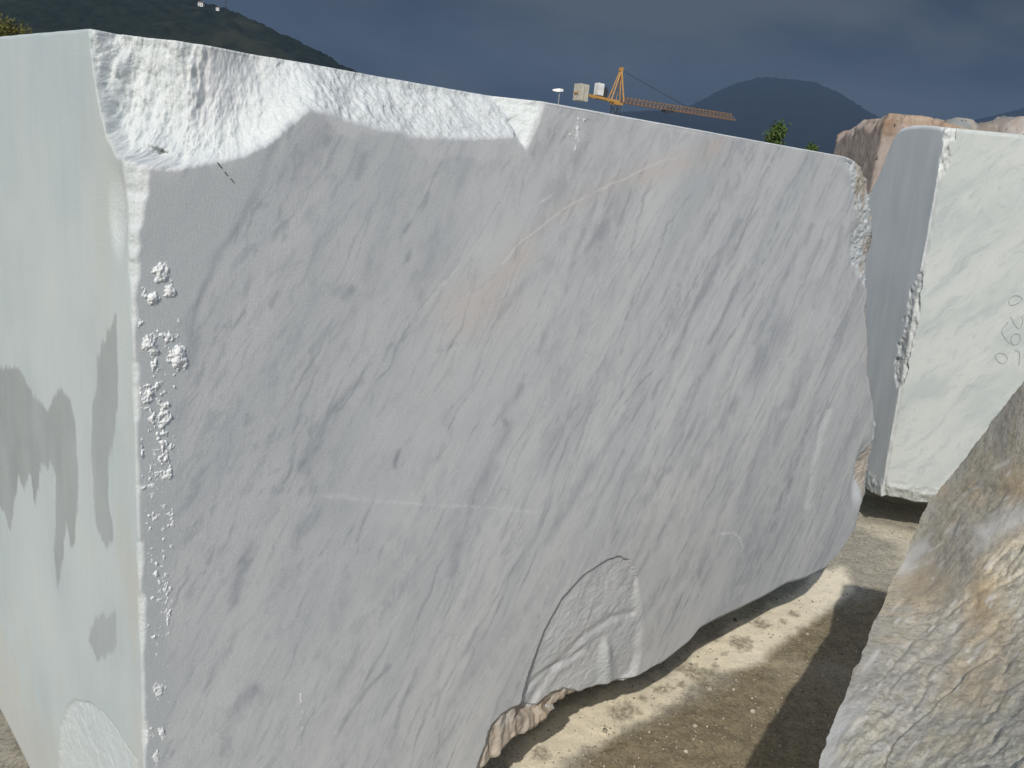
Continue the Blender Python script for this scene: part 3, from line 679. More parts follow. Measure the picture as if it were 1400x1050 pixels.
# dried sawing slurry stuck to the front
def crust(name, a0, a1, b0, b1, step, mask_cb, hmax):
    a = np.arange(a0, a1, step); b = np.arange(b0, b1, step); A, B = np.meshgrid(a, b, indexing='ij')
    base = P0c + A[..., None] * UR + B[..., None] * (np.array([0, 0, 1.]) + LEANV)
    X, Y = project(base)
    n = .45 * fbm(A * 55, B * 42, 6, .62, 21) + .55 * fbm(A * 170, B * 130, 5, .6, 25); rid = 1 - np.abs(2 * fbm(A * 130, B * 90, 5, .6, 22) - 1)
    m = mask_cb(A, B, X, Y) * 1.12 + .04; h = m - 1 + (n - .5) * 2.5 + (rid - .65) * .55
    H = np.clip(h, -.12, 1.0); Hm = np.maximum(H + .12, 0) ** .6 * hmax * (1 - .22 * sstep(600, 680, Y)) * (.65 + .35 * rid) * (.5 + 1.0 * fbm(A * 30, B * 30, 3, .5, 23)) - hmax * .18 - .0008
    und = (fbm(A * 2.2, B * 2.2, 3, .5, 12) - .5) * .006
    V = base + NR * (Hm - und)[..., None]
    Q = grid_quads(*A.shape); keep = (h.ravel()[Q] > -.11).any(1); Q = Q[keep]
    use = np.unique(Q); mp = np.full(A.size, -1); mp[use] = np.arange(len(use))
    o = mesh_np(name, V.reshape(-1, 3)[use], [mp[Q]], M['slurry'], big); tag(o, kind='stuff'); return o
def ell(X, Y, lst):
    m = np.zeros_like(X)
    for x, y, rx, ry, s in lst: m = np.maximum(m, s * np.exp(-(((X - x) / rx) ** 2 + ((Y - y) / ry) ** 2)))
    return m
edge_l = [(220, 372, 17, 16, 1.5), (232, 398, 10, 14, 1.4), (197, 398, 7, 16, 1.15), (206, 410, 10, 14, 1.25), (192, 440, 8, 12, .9), (245, 440, 7, 14, .95), (232, 462, 22, 14, 1.0), (246, 487, 13, 20, 1.5), (205, 475, 13, 16, 1.1),
          (212, 500, 12, 18, .9), (200, 545, 14, 20, 1.25), (226, 556, 14, 12, 1.0), (205, 570, 10, 12, 1.1), (215, 590, 6, 40, .75), (236, 605, 6, 45, .85), (194, 620, 6, 40, .9), (232, 650, 6, 30, .85), (197, 690, 8, 60, .75), (235, 720, 8, 60, .75),
          (214, 780, 8, 40, .95), (230, 850, 8, 50, .85), (212, 870, 5, 40, .75), (216, 945, 9, 18, 1.2), (232, 965, 8, 10, 1.15), (222, 1005, 9, 16, 1.2), (215, 1035, 10, 20, 1.15), (236, 1020, 8, 30, .8), (225, 1100, 12, 60, 1.0), (228, 1200, 12, 50, .9)]
crust('dried_slurry', .006, .125, .16, 1.46, .00095, lambda A, B, X, Y: np.maximum(ell(X, Y, edge_l), .66 * sstep(188, 205, X + (fbm(A * 60, B * 20, 3, .5, 24) - .5) * 20) * (1 - sstep(225, 262, X)) * sstep(420, 470, Y)), .0062)
crust('dried_slurry', .70, .98, 1.50, 1.69, .0016, lambda A, B, X, Y: ell(X, Y, [(790, 185, 5, 22, 1.05), (800, 162, 16, 9, 1.0), (818, 160, 6, 14, .9), (779, 184, 2, 2, 1.2), (788, 200, 5, 10, .9)]), .005)
crust('dried_slurry', .20, .36, .35, .95, .0011, lambda A, B, X, Y: ell(X, Y, [(412, 955, 3.5, 16, 1.0), (414, 985, 3, 25, .85), (413, 820, 2, 60, .5), (293, 630, 3, 14, .95)]), .0045)

def stroke(name, pts, to3d, nrm, r, mat, parent, lift=.001):
    mb = MB(); P = [to3d(*p) + nrm * lift for p in pts]
    for p, q in zip(P[:-1], P[1:]): mb.bar(p, q, r, 5)
    return mb.build(name, mat, parent)
gp_pts = [(297, 222), (300, 226), (303, 230), (307, 235), (311, 240), (315, 244), (320, 250)]
stroke('pencil_mark', gp_pts[:3], lambda x, y: on_plane(x, y, P0, NR), NR, .0008, M['pencil'], big)
stroke('pencil_mark', gp_pts[3:5], lambda x, y: on_plane(x, y, P0, NR), NR, .0007, M['pencil'], big)
stroke('pencil_mark', gp_pts[5:], lambda x, y: on_plane(x, y, P0, NR), NR, .0006, M['pencil'], big)

# --- the white block standing behind
Q0 = np.array([1.832, 3.8, 0.0]); QU = np.array([1.0, .01, 0]); QU /= np.linalg.norm(QU); QL = np.array([-QU[1], QU[0], 0])
QNR = np.array([QU[1], -QU[0], 0]); QNL = np.array([-QL[1], QL[0], 0]); QLEAN = np.array([-.053, 0, 0])
def wf(x, y):
    q = on_plane(x, y, Q0, QNR); return ((q - Q0 - QLEAN * q[2]) @ QU, q[2])
def wl(x, y):
    q = on_plane(x, y, Q0, QNL); return (-((q - Q0 - QLEAN * q[2]) @ QL), q[2])
wtop = np.array([wf(1296, 174), wf(1350, 179), wf(1400, 184)]); wltop = np.array([wl(1293, 174), wl(1275, 175), wl(1253, 181)])
wbot = np.array([(-1.7, .25), wl(1190, 672), (0, .225), wf(1228, 684), wf(1250, 690), wf(1285, 693)])
wbot = wbot[np.argsort(wbot[:, 0])]
wback = np.array(sorted([wl(*p)[::-1] for p in [(1253, 181), (1243, 195), (1234, 214), (1222, 240), (1207, 266)]]))   # b -> a of the sloping back edge
tops = np.array(sorted([tuple(p) for p in wltop] + [tuple(p) for p in wtop] + [(1.9, wtop[-1][1] - .02)]))
def w_bbot(a): return np.interp(a, wbot[:, 0], wbot[:, 1])
def w_btop(a): return np.interp(a, tops[:, 0], tops[:, 1])
def w_aL(t):
    b = .23 + 1.68 * t
    return np.maximum(-np.interp(b, np.concatenate([[wback[0, 0] - .12], wback[:, 0]]), np.concatenate([[-1.55], wback[:, 1]])), .15)
def white_depth(A, B, X, Y):
    f = A >= 0; n_c = fbm(A * 9, B * 9, 5, .55, 31); n_f = fbm(A * 40, B * 40, 4, .55, 32)
    z = (fbm(A * 2, B * 2, 3, .5, 33) - .5) * .01
    wc = .012 + .01 * fbm(B * 14, B * 0, 3)
    z = z + np.maximum(0, wc - np.abs(A)) * .7
    # broken arris, mostly on the shaded side
    ch = sd_poly(X, Y, [(1252, 375), (1262, 372), (1262, 400), (1257, 440), (1250, 470), (1243, 500), (1238, 528), (1226, 530), (1222, 500), (1232, 455), (1240, 430), (1244, 395)]) + (n_f - .5) * 12 + (n_c - .5) * 8
    ci = sstep(0, 5, ch); z = z + ci * (.012 + (n_f - .5) * .012 + (fbm(A * 90, B * 90, 3, .6, 34) - .5) * .008)
    ct = sd_poly(X, Y, [(1284, 165), (1312, 165), (1306, 190), (1298, 196), (1301, 214), (1294, 240), (1284, 242), (1283, 225), (1290, 200)]) + (n_f - .5) * 10
    ti = sstep(0, 6, ct); z = z + ti * (.012 + (n_f - .5) * .012 + (fbm(A * 90, B * 90, 3, .6, 34) - .5) * .008)
    bd = B - w_bbot(A); z = z + np.maximum(0, .03 + .05 * n_c - bd) * np.where(f, .7, .15) + (bd < .09) * (n_f - .5) * .02
    td = w_btop(A) - B; z = z + np.maximum(0, .012 - td) * .8
    bkd = w_aL((B - .23) / 1.68) + A; be = np.maximum(0, 1 - bkd / .05) * (~f); z = z + be * .03
    fresh = np.maximum.reduce([ci, ti, .6 * (wc - np.abs(A) > 0), sstep(.09, .05, bd) * .6 if False else .6 * (1 - sstep(.04, .08, bd)), .7 * (be > .4) * (n_c > .5)])
    return np.maximum(z, -.02), {'left': (~f).astype(float), 'fresh': np.clip(fresh, 0, 1)}
white, WI = wrap_block('marble_block', M['white'], Q0, QL[:2], QU[:2], QLEAN, w_aL, lambda b: 1.85 + 0 * b, w_bbot, w_btop, white_depth, 1.5, 240, 130, 260, 1.008, 1.01, .25)
tag(white, 'bright white marble block with pencilled numbers and a broken shaded corner', 'stone block')
def w3(x, y): return on_plane(x, y, Q0 + QNR * .004, QNR)
def wp(pts): return [(1280 + x / 7, 370 + y / 7) for x, y in pts]
for nm, pts, r in (('pencil_figure', [(575, 800), (568, 825), (580, 850), (605, 878), (640, 888), (668, 875), (685, 845), (672, 810), (640, 790), (605, 785), (575, 800)], .0009),
                   ('pencil_figure', [(755, 760), (790, 765), (803, 800), (800, 860), (793, 908)], .0009),
                   ('pencil_figure', [(672, 490), (690, 500), (640, 545), (626, 580), (645, 625), (690, 680), (745, 708), (790, 695), (812, 650), (800, 610), (760, 600), (725, 625), (715, 665), (735, 700)], .0008),
                   ('pencil_figure', [(712, 435), (730, 470), (755, 520), (790, 556), (820, 530), (830, 470), (825, 430)], .0008),
                   ('pencil_figure', [(705, 330), (697, 295), (710, 260), (750, 235), (795, 240), (828, 268), (800, 300), (750, 325), (712, 330)], .0009)):
    stroke(nm, wp(pts), w3, QNR, r, M['grey_pencil'], white, .0005)

# --- pink block farther back
K0 = at_dist(1182, 300, 7.2); K0[2] = 0
def kd(A, B, X, Y):
    f = A >= 0; n_c = fbm(A * 5, B * 5, 5, .55, 41); n_f = fbm(A * 24, B * 24, 4, .55, 42)
    z = (n_c - .5) * .03 + (n_f - .5) * .01 + np.maximum(0, .03 - np.abs(A)) * .7
    td = kt(A) - B; z = z + np.maximum(0, .16 * n_c + .02 - td) * .9
    rust = np.clip(sstep(.30, .05, td + (n_c - .5) * .3) if False else (1 - sstep(.02, .26, td + (n_c - .5) * .35)), 0, 1) * np.where(f, 1, sstep(-.25, 0, A))
    return z, {'rust': rust * .9}
kz = lambda x, y, D: at_dist(x, y, D)[2]
ktp = np.array([(-1.6, kz(1128, 176, 8.6)), (-1.0, kz(1150, 160, 8.1)), (-.3, kz(1170, 157, 7.5)), (.16, kz(1205, 152, 7.25)), (.35, kz(1222, 154, 7.3)), (.8, kz(1290, 172, 7.35)), (1.7, kz(1330, 182, 7.4))])
def kt(a): return np.interp(a, ktp[:, 0], ktp[:, 1])
pink, _ = wrap_block('stone_block', M['pink'], K0, (.10, .995), (.985, .12), (0, 0, 0), lambda t: 1.55 + 0 * t, lambda b: 1.7 + 0 * b, lambda a: 0.10 + 0 * a, kt, kd, 1.5, 110, 70, 130, 1.0, 1.0, .08)
tag(pink, 'pink and rust stained stone block standing behind the bright white block', 'stone block')

# --- rough boulders whose tops show over the white block
def boulder(name, cx, cy, w, d, h, mat, seed, rough=.22, sq=4.0, z0=0.0):
    bm = bmesh.new(); bmesh.ops.create_icosphere(bm, subdivisions=5, radius=1)
    P = np.array([v.co[:] for v in bm.verts]); Fc = np.array([[v.index for v in f.verts] for f in bm.faces]); bm.free()
    k = (np.abs(P) ** sq).sum(1) ** (-1 / sq); P = P * k[:, None]
    P = P * (1 + rough * (fbm3(P * 1.1 + seed, 3) - .5) * 2)[:, None] * (1 + .10 * (fbm3(P * 4 + seed, 4) - .5) * 2)[:, None]
    P = P / np.abs(P).max(0)
    V = P * np.array([w / 2, d / 2, h / 2]) + np.array([0, 0, h / 2 + z0])
    o = mesh_np(name, V, [Fc], mat, attrs={'rust': .5 * sstep(.6, .95, P[:, 2]) * sstep(.5, .65, fbm3(P * 3 + seed, 4))})
    o.location = (cx, cy, 0); return o
def top_at(x, y, D): return at_dist(x, y, D)
q = top_at(1333, 152, 8.6); tag(boulder('boulder', q[0], q[1], 1.0, 1.3, q[2], M['greybrown'], 3, .10, 7), 'grey brown rough boulder top peeking over the white marble block', 'boulder')
q = top_at(1425, 160, 8.2); tag(boulder('boulder', q[0], q[1], 1.0, 1.2, q[2], M['pale_pink'], 9, .12, 5), 'pale pink rough boulder beside the grey brown boulder behind the white block', 'boulder')

# ------------------------------------------------------------------ brown rock in front, on the right
ctrl = [(1120, 1050, 1.02), (1142, 985, 1.12), (1165, 930, 1.25), (1182, 880, 1.45), (1200, 840, 1.65), (1216, 800, 1.90), (1235, 770, 2.06), (1250, 730, 2.10), (1270, 690, 2.12), (1300, 650, 2.06), (1330, 610, 1.98), (1365, 565, 1.88), (1400, 520, 1.78), (1440, 480, 1.70), (1500, 440, 1.62), (1580, 425, 1.55), (1680, 430, 1.5),
        (1400, 1050, .86), (1400, 950, 1.10), (1400, 800, 1.50), (1400, 650, 1.70), (1260, 1050, .96), (1290, 900, 1.36), (1330, 760, 1.68), (1560, 1050, .80), (1560, 800, 1.30), (1560, 600, 1.55), (1100, 1120, .93), (1250, 1200, .80), (1420, 1200, .72), (1600, 1200, .68), (1080, 1200, .86), (1700, 800, 1.3), (1700, 1200, .62)]
cp = np.array(ctrl)
def tps(px, py):
    c = cp[:, :2] / 300; q = np.stack([px, py], -1) / 300
    def phi(r2): return .5 * r2 * np.log(r2 + 1e-9)
    K = phi(((c[:, None] - c[None]) ** 2).sum(-1)) + np.eye(len(c)) * .004; Pm = np.c_[np.ones(len(c)), c]
    Mx = np.block([[K, Pm], [Pm.T, np.zeros((3, 3))]]); w = np.linalg.solve(Mx, np.r_[cp[:, 2], 0, 0, 0])
    return phi(((q[..., None, :] - c) ** 2).sum(-1)) @ w[:-3] + w[-3] + q @ w[-2:]
def build_rock():
    sil = np.array([(1068, 1235), (1082, 1180), (1100, 1110), (1120, 1050), (1131, 1012), (1148, 972), (1158, 945), (1168, 915), (1181, 893), (1187, 868), (1200, 842), (1213, 812), (1222, 790), (1237, 768), (1247, 738), (1262, 705), (1272, 686), (1290, 664), (1310, 638), (1332, 610), (1352, 582), (1378, 550), (1400, 521), (1440, 482), (1500, 445), (1580, 428), (1680, 432)], float)
    rows = 330; L = np.r_[0, np.cumsum(np.hypot(*np.diff(sil, axis=0).T))]; s = np.linspace(0, L[-1], rows)
    lx = np.interp(s, L, sil[:, 0]); ly = np.interp(s, L, sil[:, 1])
    e = np.linspace(0, 1, rows)
    rx = 1430 + 290 * e; ry = 1260 - 700 * e                       # far right border of the built face
    cols = 260; u = np.linspace(0, 1, cols) ** 1.15
    lx = lx + (fbm(s / 14, s * 0, 4, .6, 81) - .5) * 9 * sstep(0, .2, e)
    X = lx[:, None] * (1 - u) + rx[:, None] * u; Y = ly[:, None] * (1 - u) + ry[:, None] * u
    D = tps(X, Y)
    d = np.stack([(X - 700) / FPX, (Y - 525) / FPX, np.ones_like(X)], -1) @ ROT.T
    P = ORG + d * (D / d[..., 1])[..., None]
    du = np.gradient(P, axis=1); dv = np.gradient(P, axis=0); N = np.cross(dv, du); N /= np.linalg.norm(N, axis=-1, keepdims=True)
    if ((ORG - P) * N).sum(-1).mean() < 0: N = -N
    a = (X - 1250) / 1000; b = (1050 - Y) / 1000
    c, sn = math.cos(math.radians(40)), math.sin(math.radians(40)); p1 = a * c + b * sn; p2 = -a * sn + b * c
    rid = 1 - np.abs(2 * fbm(p1 * 7, p2 * 20, 5, .55, 51) - 1)
    disp = (fbm(P[..., 0] * 4, P[..., 2] * 4 + P[..., 1] * 3, 5, .55, 52) - .5) * .030 + (rid - .7) * .008 + (fbm(p1 * 60, p2 * 110, 5, .6, 53) - .5) * .0055 - .0045 * np.maximum(0, np.abs(fbm(p1 * 5, p2 * 13, 4, .5, 82) - .5) * -30 + 1) 
    edge = np.minimum(np.minimum(u[None] * 1.0, 1), 1)
    P = P + N * (disp * (.25 + .75 * sstep(0, .12, edge)))[..., None]
    # roll the face over at its left edge
    pale = np.maximum.reduce([.9 * np.exp(-(d_line(X, Y, [(1235, 775), (1262, 748), (1300, 732), (1345, 735), (1400, 705)]) / (9 + 10 * fbm(p1 * 20, p2 * 20, 4, .5, 54))) ** 2) * sstep(.3, .5, fbm(p1 * 18, p2 * 24, 4, .5, 55)),
                              .9 * (1 - sstep(25, 75, X - np.interp(Y, [900, 1000, 1100], [1150, 1120, 1085]) + (fbm(p1 * 20, p2 * 30, 4, .5, 56) - .5) * 60)) * sstep(930, 1000, Y),
                              .0 * (1 - sstep(1, 10, (X - lx[:, None]) + (fbm(p1 * 30, p2 * 30, 4, .5, 57) - .5) * 24))])
    rust = np.maximum.reduce([.8 * np.exp(-(((X - 1265) / 45) ** 2 + ((Y - 790) / 32) ** 2)), .7 * np.exp(-(((X - 1345) / 22) ** 2 + ((Y - 820) / 60) ** 2)), .7 * np.exp(-(((X - 1390) / 35) ** 2 + ((Y - 660) / 30) ** 2)), .5 * np.exp(-(((X - 1340) / 40) ** 2 + ((Y - 930) / 50) ** 2)), .5 * np.exp(-(((X - 1290) / 12) ** 2 + ((Y - 672) / 14) ** 2))]) * (.3 + 1.2 * fbm(p1 * 16, p2 * 16, 5, .55, 58))
    scf = np.zeros_like(X); rr = random.Random(5)  # white scuffs plus glints painted in as short pale strokes
    for k in range(70):
        x0 = rr.uniform(1150, 1400); y0 = rr.uniform(640, 1040); l = rr.uniform(3, 14); an = math.radians(rr.uniform(25, 55))
        if x0 < np.interp(y0, [520, 690, 840, 1050], [1400, 1270, 1200, 1120]) + 8: continue
        scf = np.maximum(scf, np.exp(-(d_line(X, Y, [(x0, y0), (x0 + l * math.cos(an), y0 - l * math.sin(an))]) / rr.uniform(1.0, 2.2)) ** 2))
    for pts, w in (([(1245, 778), (1275, 768), (1290, 755)], 2), ([(1320, 678), (1336, 668), (1345, 660)], 2.5), ([(1365, 640), (1385, 630)], 3), ([(1335, 895), (1350, 875)], 3), ([(1352, 825), (1368, 810)], 3), ([(1178, 918), (1200, 892)], 4), ([(1160, 1005), (1185, 985)], 3), ([(1210, 995), (1240, 980)], 2)):
        scf = np.maximum(scf, .9 * np.exp(-(d_line(X, Y, pts) / w) ** 2) * (.4 + .6 * sstep(.4, .55, fbm(p1 * 60, p2 * 60, 3, .5, 59))))
    # the back of the rock, out of the photograph on the right
    nk = 70; qk = (np.arange(1, nk + 1) / nk)[None, :, None]; Pr = P[:, -1:, :]
    ext = Pr + qk * np.array([.95, .10, 0.]) - np.concatenate([0 * qk, 0 * qk, .22 * qk ** 2], -1) * np.ones_like(Pr)
    ext[..., 1] += (1.15 - ext[..., 1]) * .25 * qk[..., 0]
    ext[..., 2] += .16 * np.sin(math.pi * qk[..., 0] * .8) + (fbm(ext[..., 0] * 5, ext[..., 1] * 5, 5, .55, 91) - .5) * .10 * qk[..., 0] + (fbm(ext[..., 0] * 22, ext[..., 1] * 22, 4, .55, 92) - .5) * .02
    P = np.concatenate([P, ext], 1)
    padc = lambda g: np.concatenate([g, np.repeat(g[:, -1:], nk, 1)], 1)
    a = np.concatenate([a, a[:, -1:] + np.arange(1, nk + 1)[None] * .012], 1); b = padc(b)
    pale, rust, scf = (np.concatenate([g, np.zeros((len(g), nk))], 1) for g in (pale, rust, scf))
    n, m = P.shape[:2]; V = [P.reshape(-1, 3)]; F = [grid_quads(n, m)]; nq = len(F[0])
    ring = [i * m for i in range(n)] + [(n - 1) * m + j for j in range(1, m)] + [i * m + m - 1 for i in range(n - 2, -1, -1)] + [j for j in range(m - 2, 0, -1)]
    R0 = V[0][ring]; cen = R0.mean(0); cen = np.array([1.55, 1.2, 0]); V.append(R0.copy()); prev = len(V[0]) + np.arange(len(R0)); base = len(V[0]) + len(R0)
    for q, (zt, ins) in enumerate(((.80, .03), (.55, .10), (.28, .20), (0.0, .30))):
        R = R0.copy(); dl = cen - R; R[:, :2] += dl[:, :2] * ins; R[:, 2] = R0[:, 2] * zt - .02
        # the hidden sides lean in under the face and are rough
        R[:, :2] += (fbm(R0[:, 0] * 8 + q, R0[:, 1] * 8 + R0[:, 2] * 5, 4)[:, None] - .5) * .05
        ids = base + np.arange(len(R)); V.append(R); base += len(R)
        F.append(np.stack([prev, ids, np.roll(ids, -1), np.roll(prev, -1)], -1)); prev = ids
    F.append([int(i) for i in prev])
    Va = np.concatenate(V); pad = len(Va) - n * m
    ab = np.stack([a, b, 0 * a], -1).reshape(-1, 3)
    z = np.zeros(pad)
    return mesh_np('weathered_rock', Va, F, M['rock'], attrs={'ab': np.concatenate([ab, Va[n * m:]]), 'pale': np.r_[np.clip(pale, 0, 1).ravel(), z], 'rust': np.r_[np.clip(rust, 0, 1).ravel(), z], 'scuff_glint': np.r_[np.clip(scf, 0, .9).ravel(), z]})
rock = build_rock()
tag(rock, 'weathered brown and grey rock with sloping scuffed face on dusty ground', 'rock')

# ------------------------------------------------------------------ stones the blocks rest on
def support(x, y, rz, w, d, h, seed, label):
    o = boulder('support_stone', x, y, w, d, h + .03, M['slab'], seed, .07, 9, -.02); o.rotation_euler.z = rz
    tag(o, label, 'support stone'); return o
M['slab'] = plain('rough_grey_stone', (.34, .32, .28), .85, 12, .2)
SL = 'rough stone wedge propping up the huge grey marble block'
for k, (a, bck) in enumerate(((1.36, .60), (.35, .45), (2.05, .45), (.5, 1.25), (1.8, 1.25))):
    p = P0 + UR * a + UL * bck
    if k == 0:
        support(p[0], p[1], .78, .22, .30, .31, 11, 'dark stone prop in shadow under the pick scar of the grey block')
    else:
        o = support(p[0], p[1], .78,   .35, .3, .31, 12 + k, SL); o['group'] = 'stone wedges under the grey block'
for k, (a, bck) in enumerate(((.75, .75), (1.45, .75), (.4, 1.15), (1.4, 1.15))):
    p = Q0 + QU * a + QL * bck; o = support(p[0], p[1], -.25, .3, .3, .25, 30 + k, 'stone wedge propping up the bright white marble block'); o['group'] = 'stone wedges under the white block'

# loose grit
def grit():
    bm = bmesh.new(); bmesh.ops.create_icosphere(bm, subdivisions=1, radius=1)
    U = np.array([v.co[:] for v in bm.verts]); Fc = np.array([[v.index for v in f.verts] for f in bm.faces]); bm.free()
    V = []; F = []; b = 0; rg = np.random.default_rng(11)
    for k in range(15000):
        y = rg.uniform(1.8, 4.6); x = rg.uniform(.05, .75 * y - .1)
        s = .0010 + .0036 * rg.random() ** 5 + (.007 if rg.random() < .004 else 0)
        v = U * (s * rg.uniform(.6, 1.3, 3)) * (1 + .3 * (rg.random((len(U), 1)) - .5)); z = float(ground_z(x, y))
        V.append(v + (x, y, z + s * .2)); F.append(Fc + b); b += len(U)
    o = mesh_np('grit', np.concatenate(V), [np.concatenate(F)], plain('grit_stone', (.33, .30, .235), .9, 45, .75)); tag(o, 'small loose stone chips scattered over the dirt between the blocks', 'grit', None, 'stuff')
grit()

# ------------------------------------------------------------------ tower crane
def crane():
    D = 200.0; base = at_dist(843, 139, D); jz = base[2]
    root = bpy.data.objects.new('tower_crane', None); link(root); root.location = (base[0], base[1], 0)
    tag(root, 'yellow tower crane with concrete counterweights rising beyond the marble blocks', 'crane')
    jd = np.array([.90, .43, 0]); jd /= np.linalg.norm(jd); sd = np.array([-jd[1], jd[0], 0]); up = np.array([0, 0, 1.])
    O = np.array([0, 0, jz])
    m = MB(); w = .8
    for sx in (-1, 1):
        for sy in (-1, 1): m.bar(jd * w * sx + sd * w * sy, jd * w * sx + sd * w * sy + up * (jz - .6), .11)
    zz = 0; fl = 0
    while zz < jz - 2:
        for a, b in (((-1, -1), (1, -1)), ((1, -1), (1, 1)), ((1, 1), (-1, 1)), ((-1, 1), (-1, -1))):
            if fl: a, b = b, a
            m.bar(jd * w * a[0] + sd * w * a[1] + up * zz, jd * w * b[0] + sd * w * b[1] + up * (zz + 1.7), .06)
            m.bar(jd * w * a[0] + sd * w * a[1] + up * zz, jd * w * b[0] + sd * w * b[1] + up * zz, .06)
        zz += 1.7; fl ^= 1
    m.build('mast', M['crane_dark'], root)
    m = MB(); m.box(O - up * .45, jd * 1.1, sd * 1.1, up * .25); m.bar(O - up * .2, O + up * .3, 1.0, 12); m.build('slewing_ring', M['crane_yellow'], root)
    # tower head
    m = MB(); ap = O + up * 6.9 + jd * .1
    for sy in (-1, 1):
        m.bar(O + jd * 1.4 + sd * sy * .8, ap + sd * sy * .25, .20); m.bar(O - jd * 1.9 + sd * sy * .8, ap + sd * sy * .25, .17); m.bar(O + jd * .3 + sd * sy * .8, ap + sd * sy * .25, .09)
    for t in (.25, .5, .75):
        for e in (1.4, -1.9): m.bar((O + jd * e + sd * .8) * (1 - t) + (ap + sd * .25) * t, (O + jd * e - sd * .8) * (1 - t) + (ap - sd * .25) * t, .09)
        m.bar((O + jd * 1.4 + sd * .8) * (1 - t) + (ap + sd * .25) * t, (O - jd * 1.9 + sd * .8) * (1 - t) + (ap + sd * .25) * t, .07)
    m.box(ap, jd * .35, sd * .45, up * .4); m.build('tower_head', M['crane_yellow'], root)
    # jib
    L = 32.0; m = MB(); n = 30; hj = 1.35; O2 = O + jd * 1.2
    end_up = -.008
    P = lambda t, y, z: O2 + jd * L * t + sd * y + up * (z + end_up * L * t)
    for y in (-.7, .7): m.bar(P(0, y, 0), P(1, y, 0), .14)
    m.bar(P(.0, 0, hj * .7), P(.97, 0, hj), .13)
    for k in range(n):
        t0, t1, t2 = k / n, (k + .5) / n, (k + 1) / n
        for y in (-.7, .7): m.bar(P(t0, y, 0), P(t1 * .97, 0, hj), .075); m.bar(P(t1 * .97, 0, hj), P(t2, y, 0), .075)
        m.bar(P(t0, -.7, 0), P(t0, .7, 0), .07); m.bar(P(t0, -.7, 0), P(t2, .7, 0), .06)
    m.build('jib', M['crane_brown'], root)
    m = MB(); m.bar(ap + jd * 1.6 - up * .6, P(.55, 0, hj), .07); m.bar(ap, ap + jd * 1.6 - up * .6, .06); m.build('pendant_line', M['crane_dark'], root)
    m = MB(); m.box(P(.40, 0, -.35), jd * 1.2, sd * .8, up * .28); m.box(P(.42, 0, .15), jd * .6, sd * .5, up * .35); m.build('trolley', M['crane_dark'], root)
    m = MB(); h0 = P(.37, 0, -.5); m.bar(h0, h0 - up * 5.5, .05); m.bar(h0 + jd * .4, h0 + jd * .4 - up * 5.5, .05); m.box(h0 + jd * .2 - up * 5.8, jd * .3, sd * .2, up * .45); m.build('hook_block', M['crane_dark'], root)
    # counter jib with ballast
    cd = -jd * .995 + up * .055; Lc = 10.6; m = MB()
    for y in (-.75, .75): m.box(O + cd * Lc / 2 + sd * y, cd * Lc / 2, sd * .14, up * .28)
    for k in range(9): m.bar(O + cd * Lc * k / 8 - sd * .75, O + cd * Lc * k / 8 + sd * .75, .1)
    m.build('counter_jib', M['crane_yellow'], root)
    for k in range(2):
        m = MB(); c = O + cd * (Lc - .7 - k * 1.15) + up * .25; m.box(c, cd * .52, sd * 1.5, up * 1.75); m.build('counterweight', M['concrete'], root)
    m = MB(); m.box(O + cd * 4.9 + up * 1.75, cd * .75, sd * .9, up * 1.25); m.build('control_cabinet', M['offwhite'], root)
    m = MB(); m.bar(O + cd * 3.7 + up * 1.6 - sd * .7, O + cd * 3.7 + up * 1.6 + sd * .7, .8, 12); m.box(O + cd * 3.7 + up * .7, cd * .6, sd * .8, up * .35); m.build('winch', M['crane_dark'], root)
crane()

# ------------------------------------------------------------------ street lamp
def lamp():
    D = 80.0; hd = at_dist(763, 124, D); root = bpy.data.objects.new('street_lamp', None); link(root); root.location = (hd[0] + .15, hd[1], 0)
    tag(root, 'thin grey street lamp with pale head left of the crane', 'street lamp'); h = hd[2]
    m = MB(); m.bar((0, 0, 0), (0, 0, h - .1), .10, 8, .055); m.build('pole', M['steel'], root)
    m = MB(); m.bar((0, 0, h - .15), (-.25, 0, h), .05, 6); m.build('arm', M['steel'], root)
    m = MB(); V = []
    for x, w, z0, z1 in ((-.55, .10, -.04, .06), (-.25, .22, -.10, .14), (.1, .24, -.10, .20), (.42, .12, -.03, .16)):
        V += [(x, -w, z0), (x, w, z0), (x, w * .7, z1), (x, -w * .7, z1)]
    F = [(3, 2, 1, 0), (12, 13, 14, 15)]
    for s in range(3):
        for k in range(4): F.append((s * 4 + k, s * 4 + (k + 1) % 4, s * 4 + 4 + (k + 1) % 4, s * 4 + 4 + k))
    m.add([(x - .1, y, z + h) for x, y, z in V], F); m.build('lamp_head', M['offwhite'], root)
lamp()

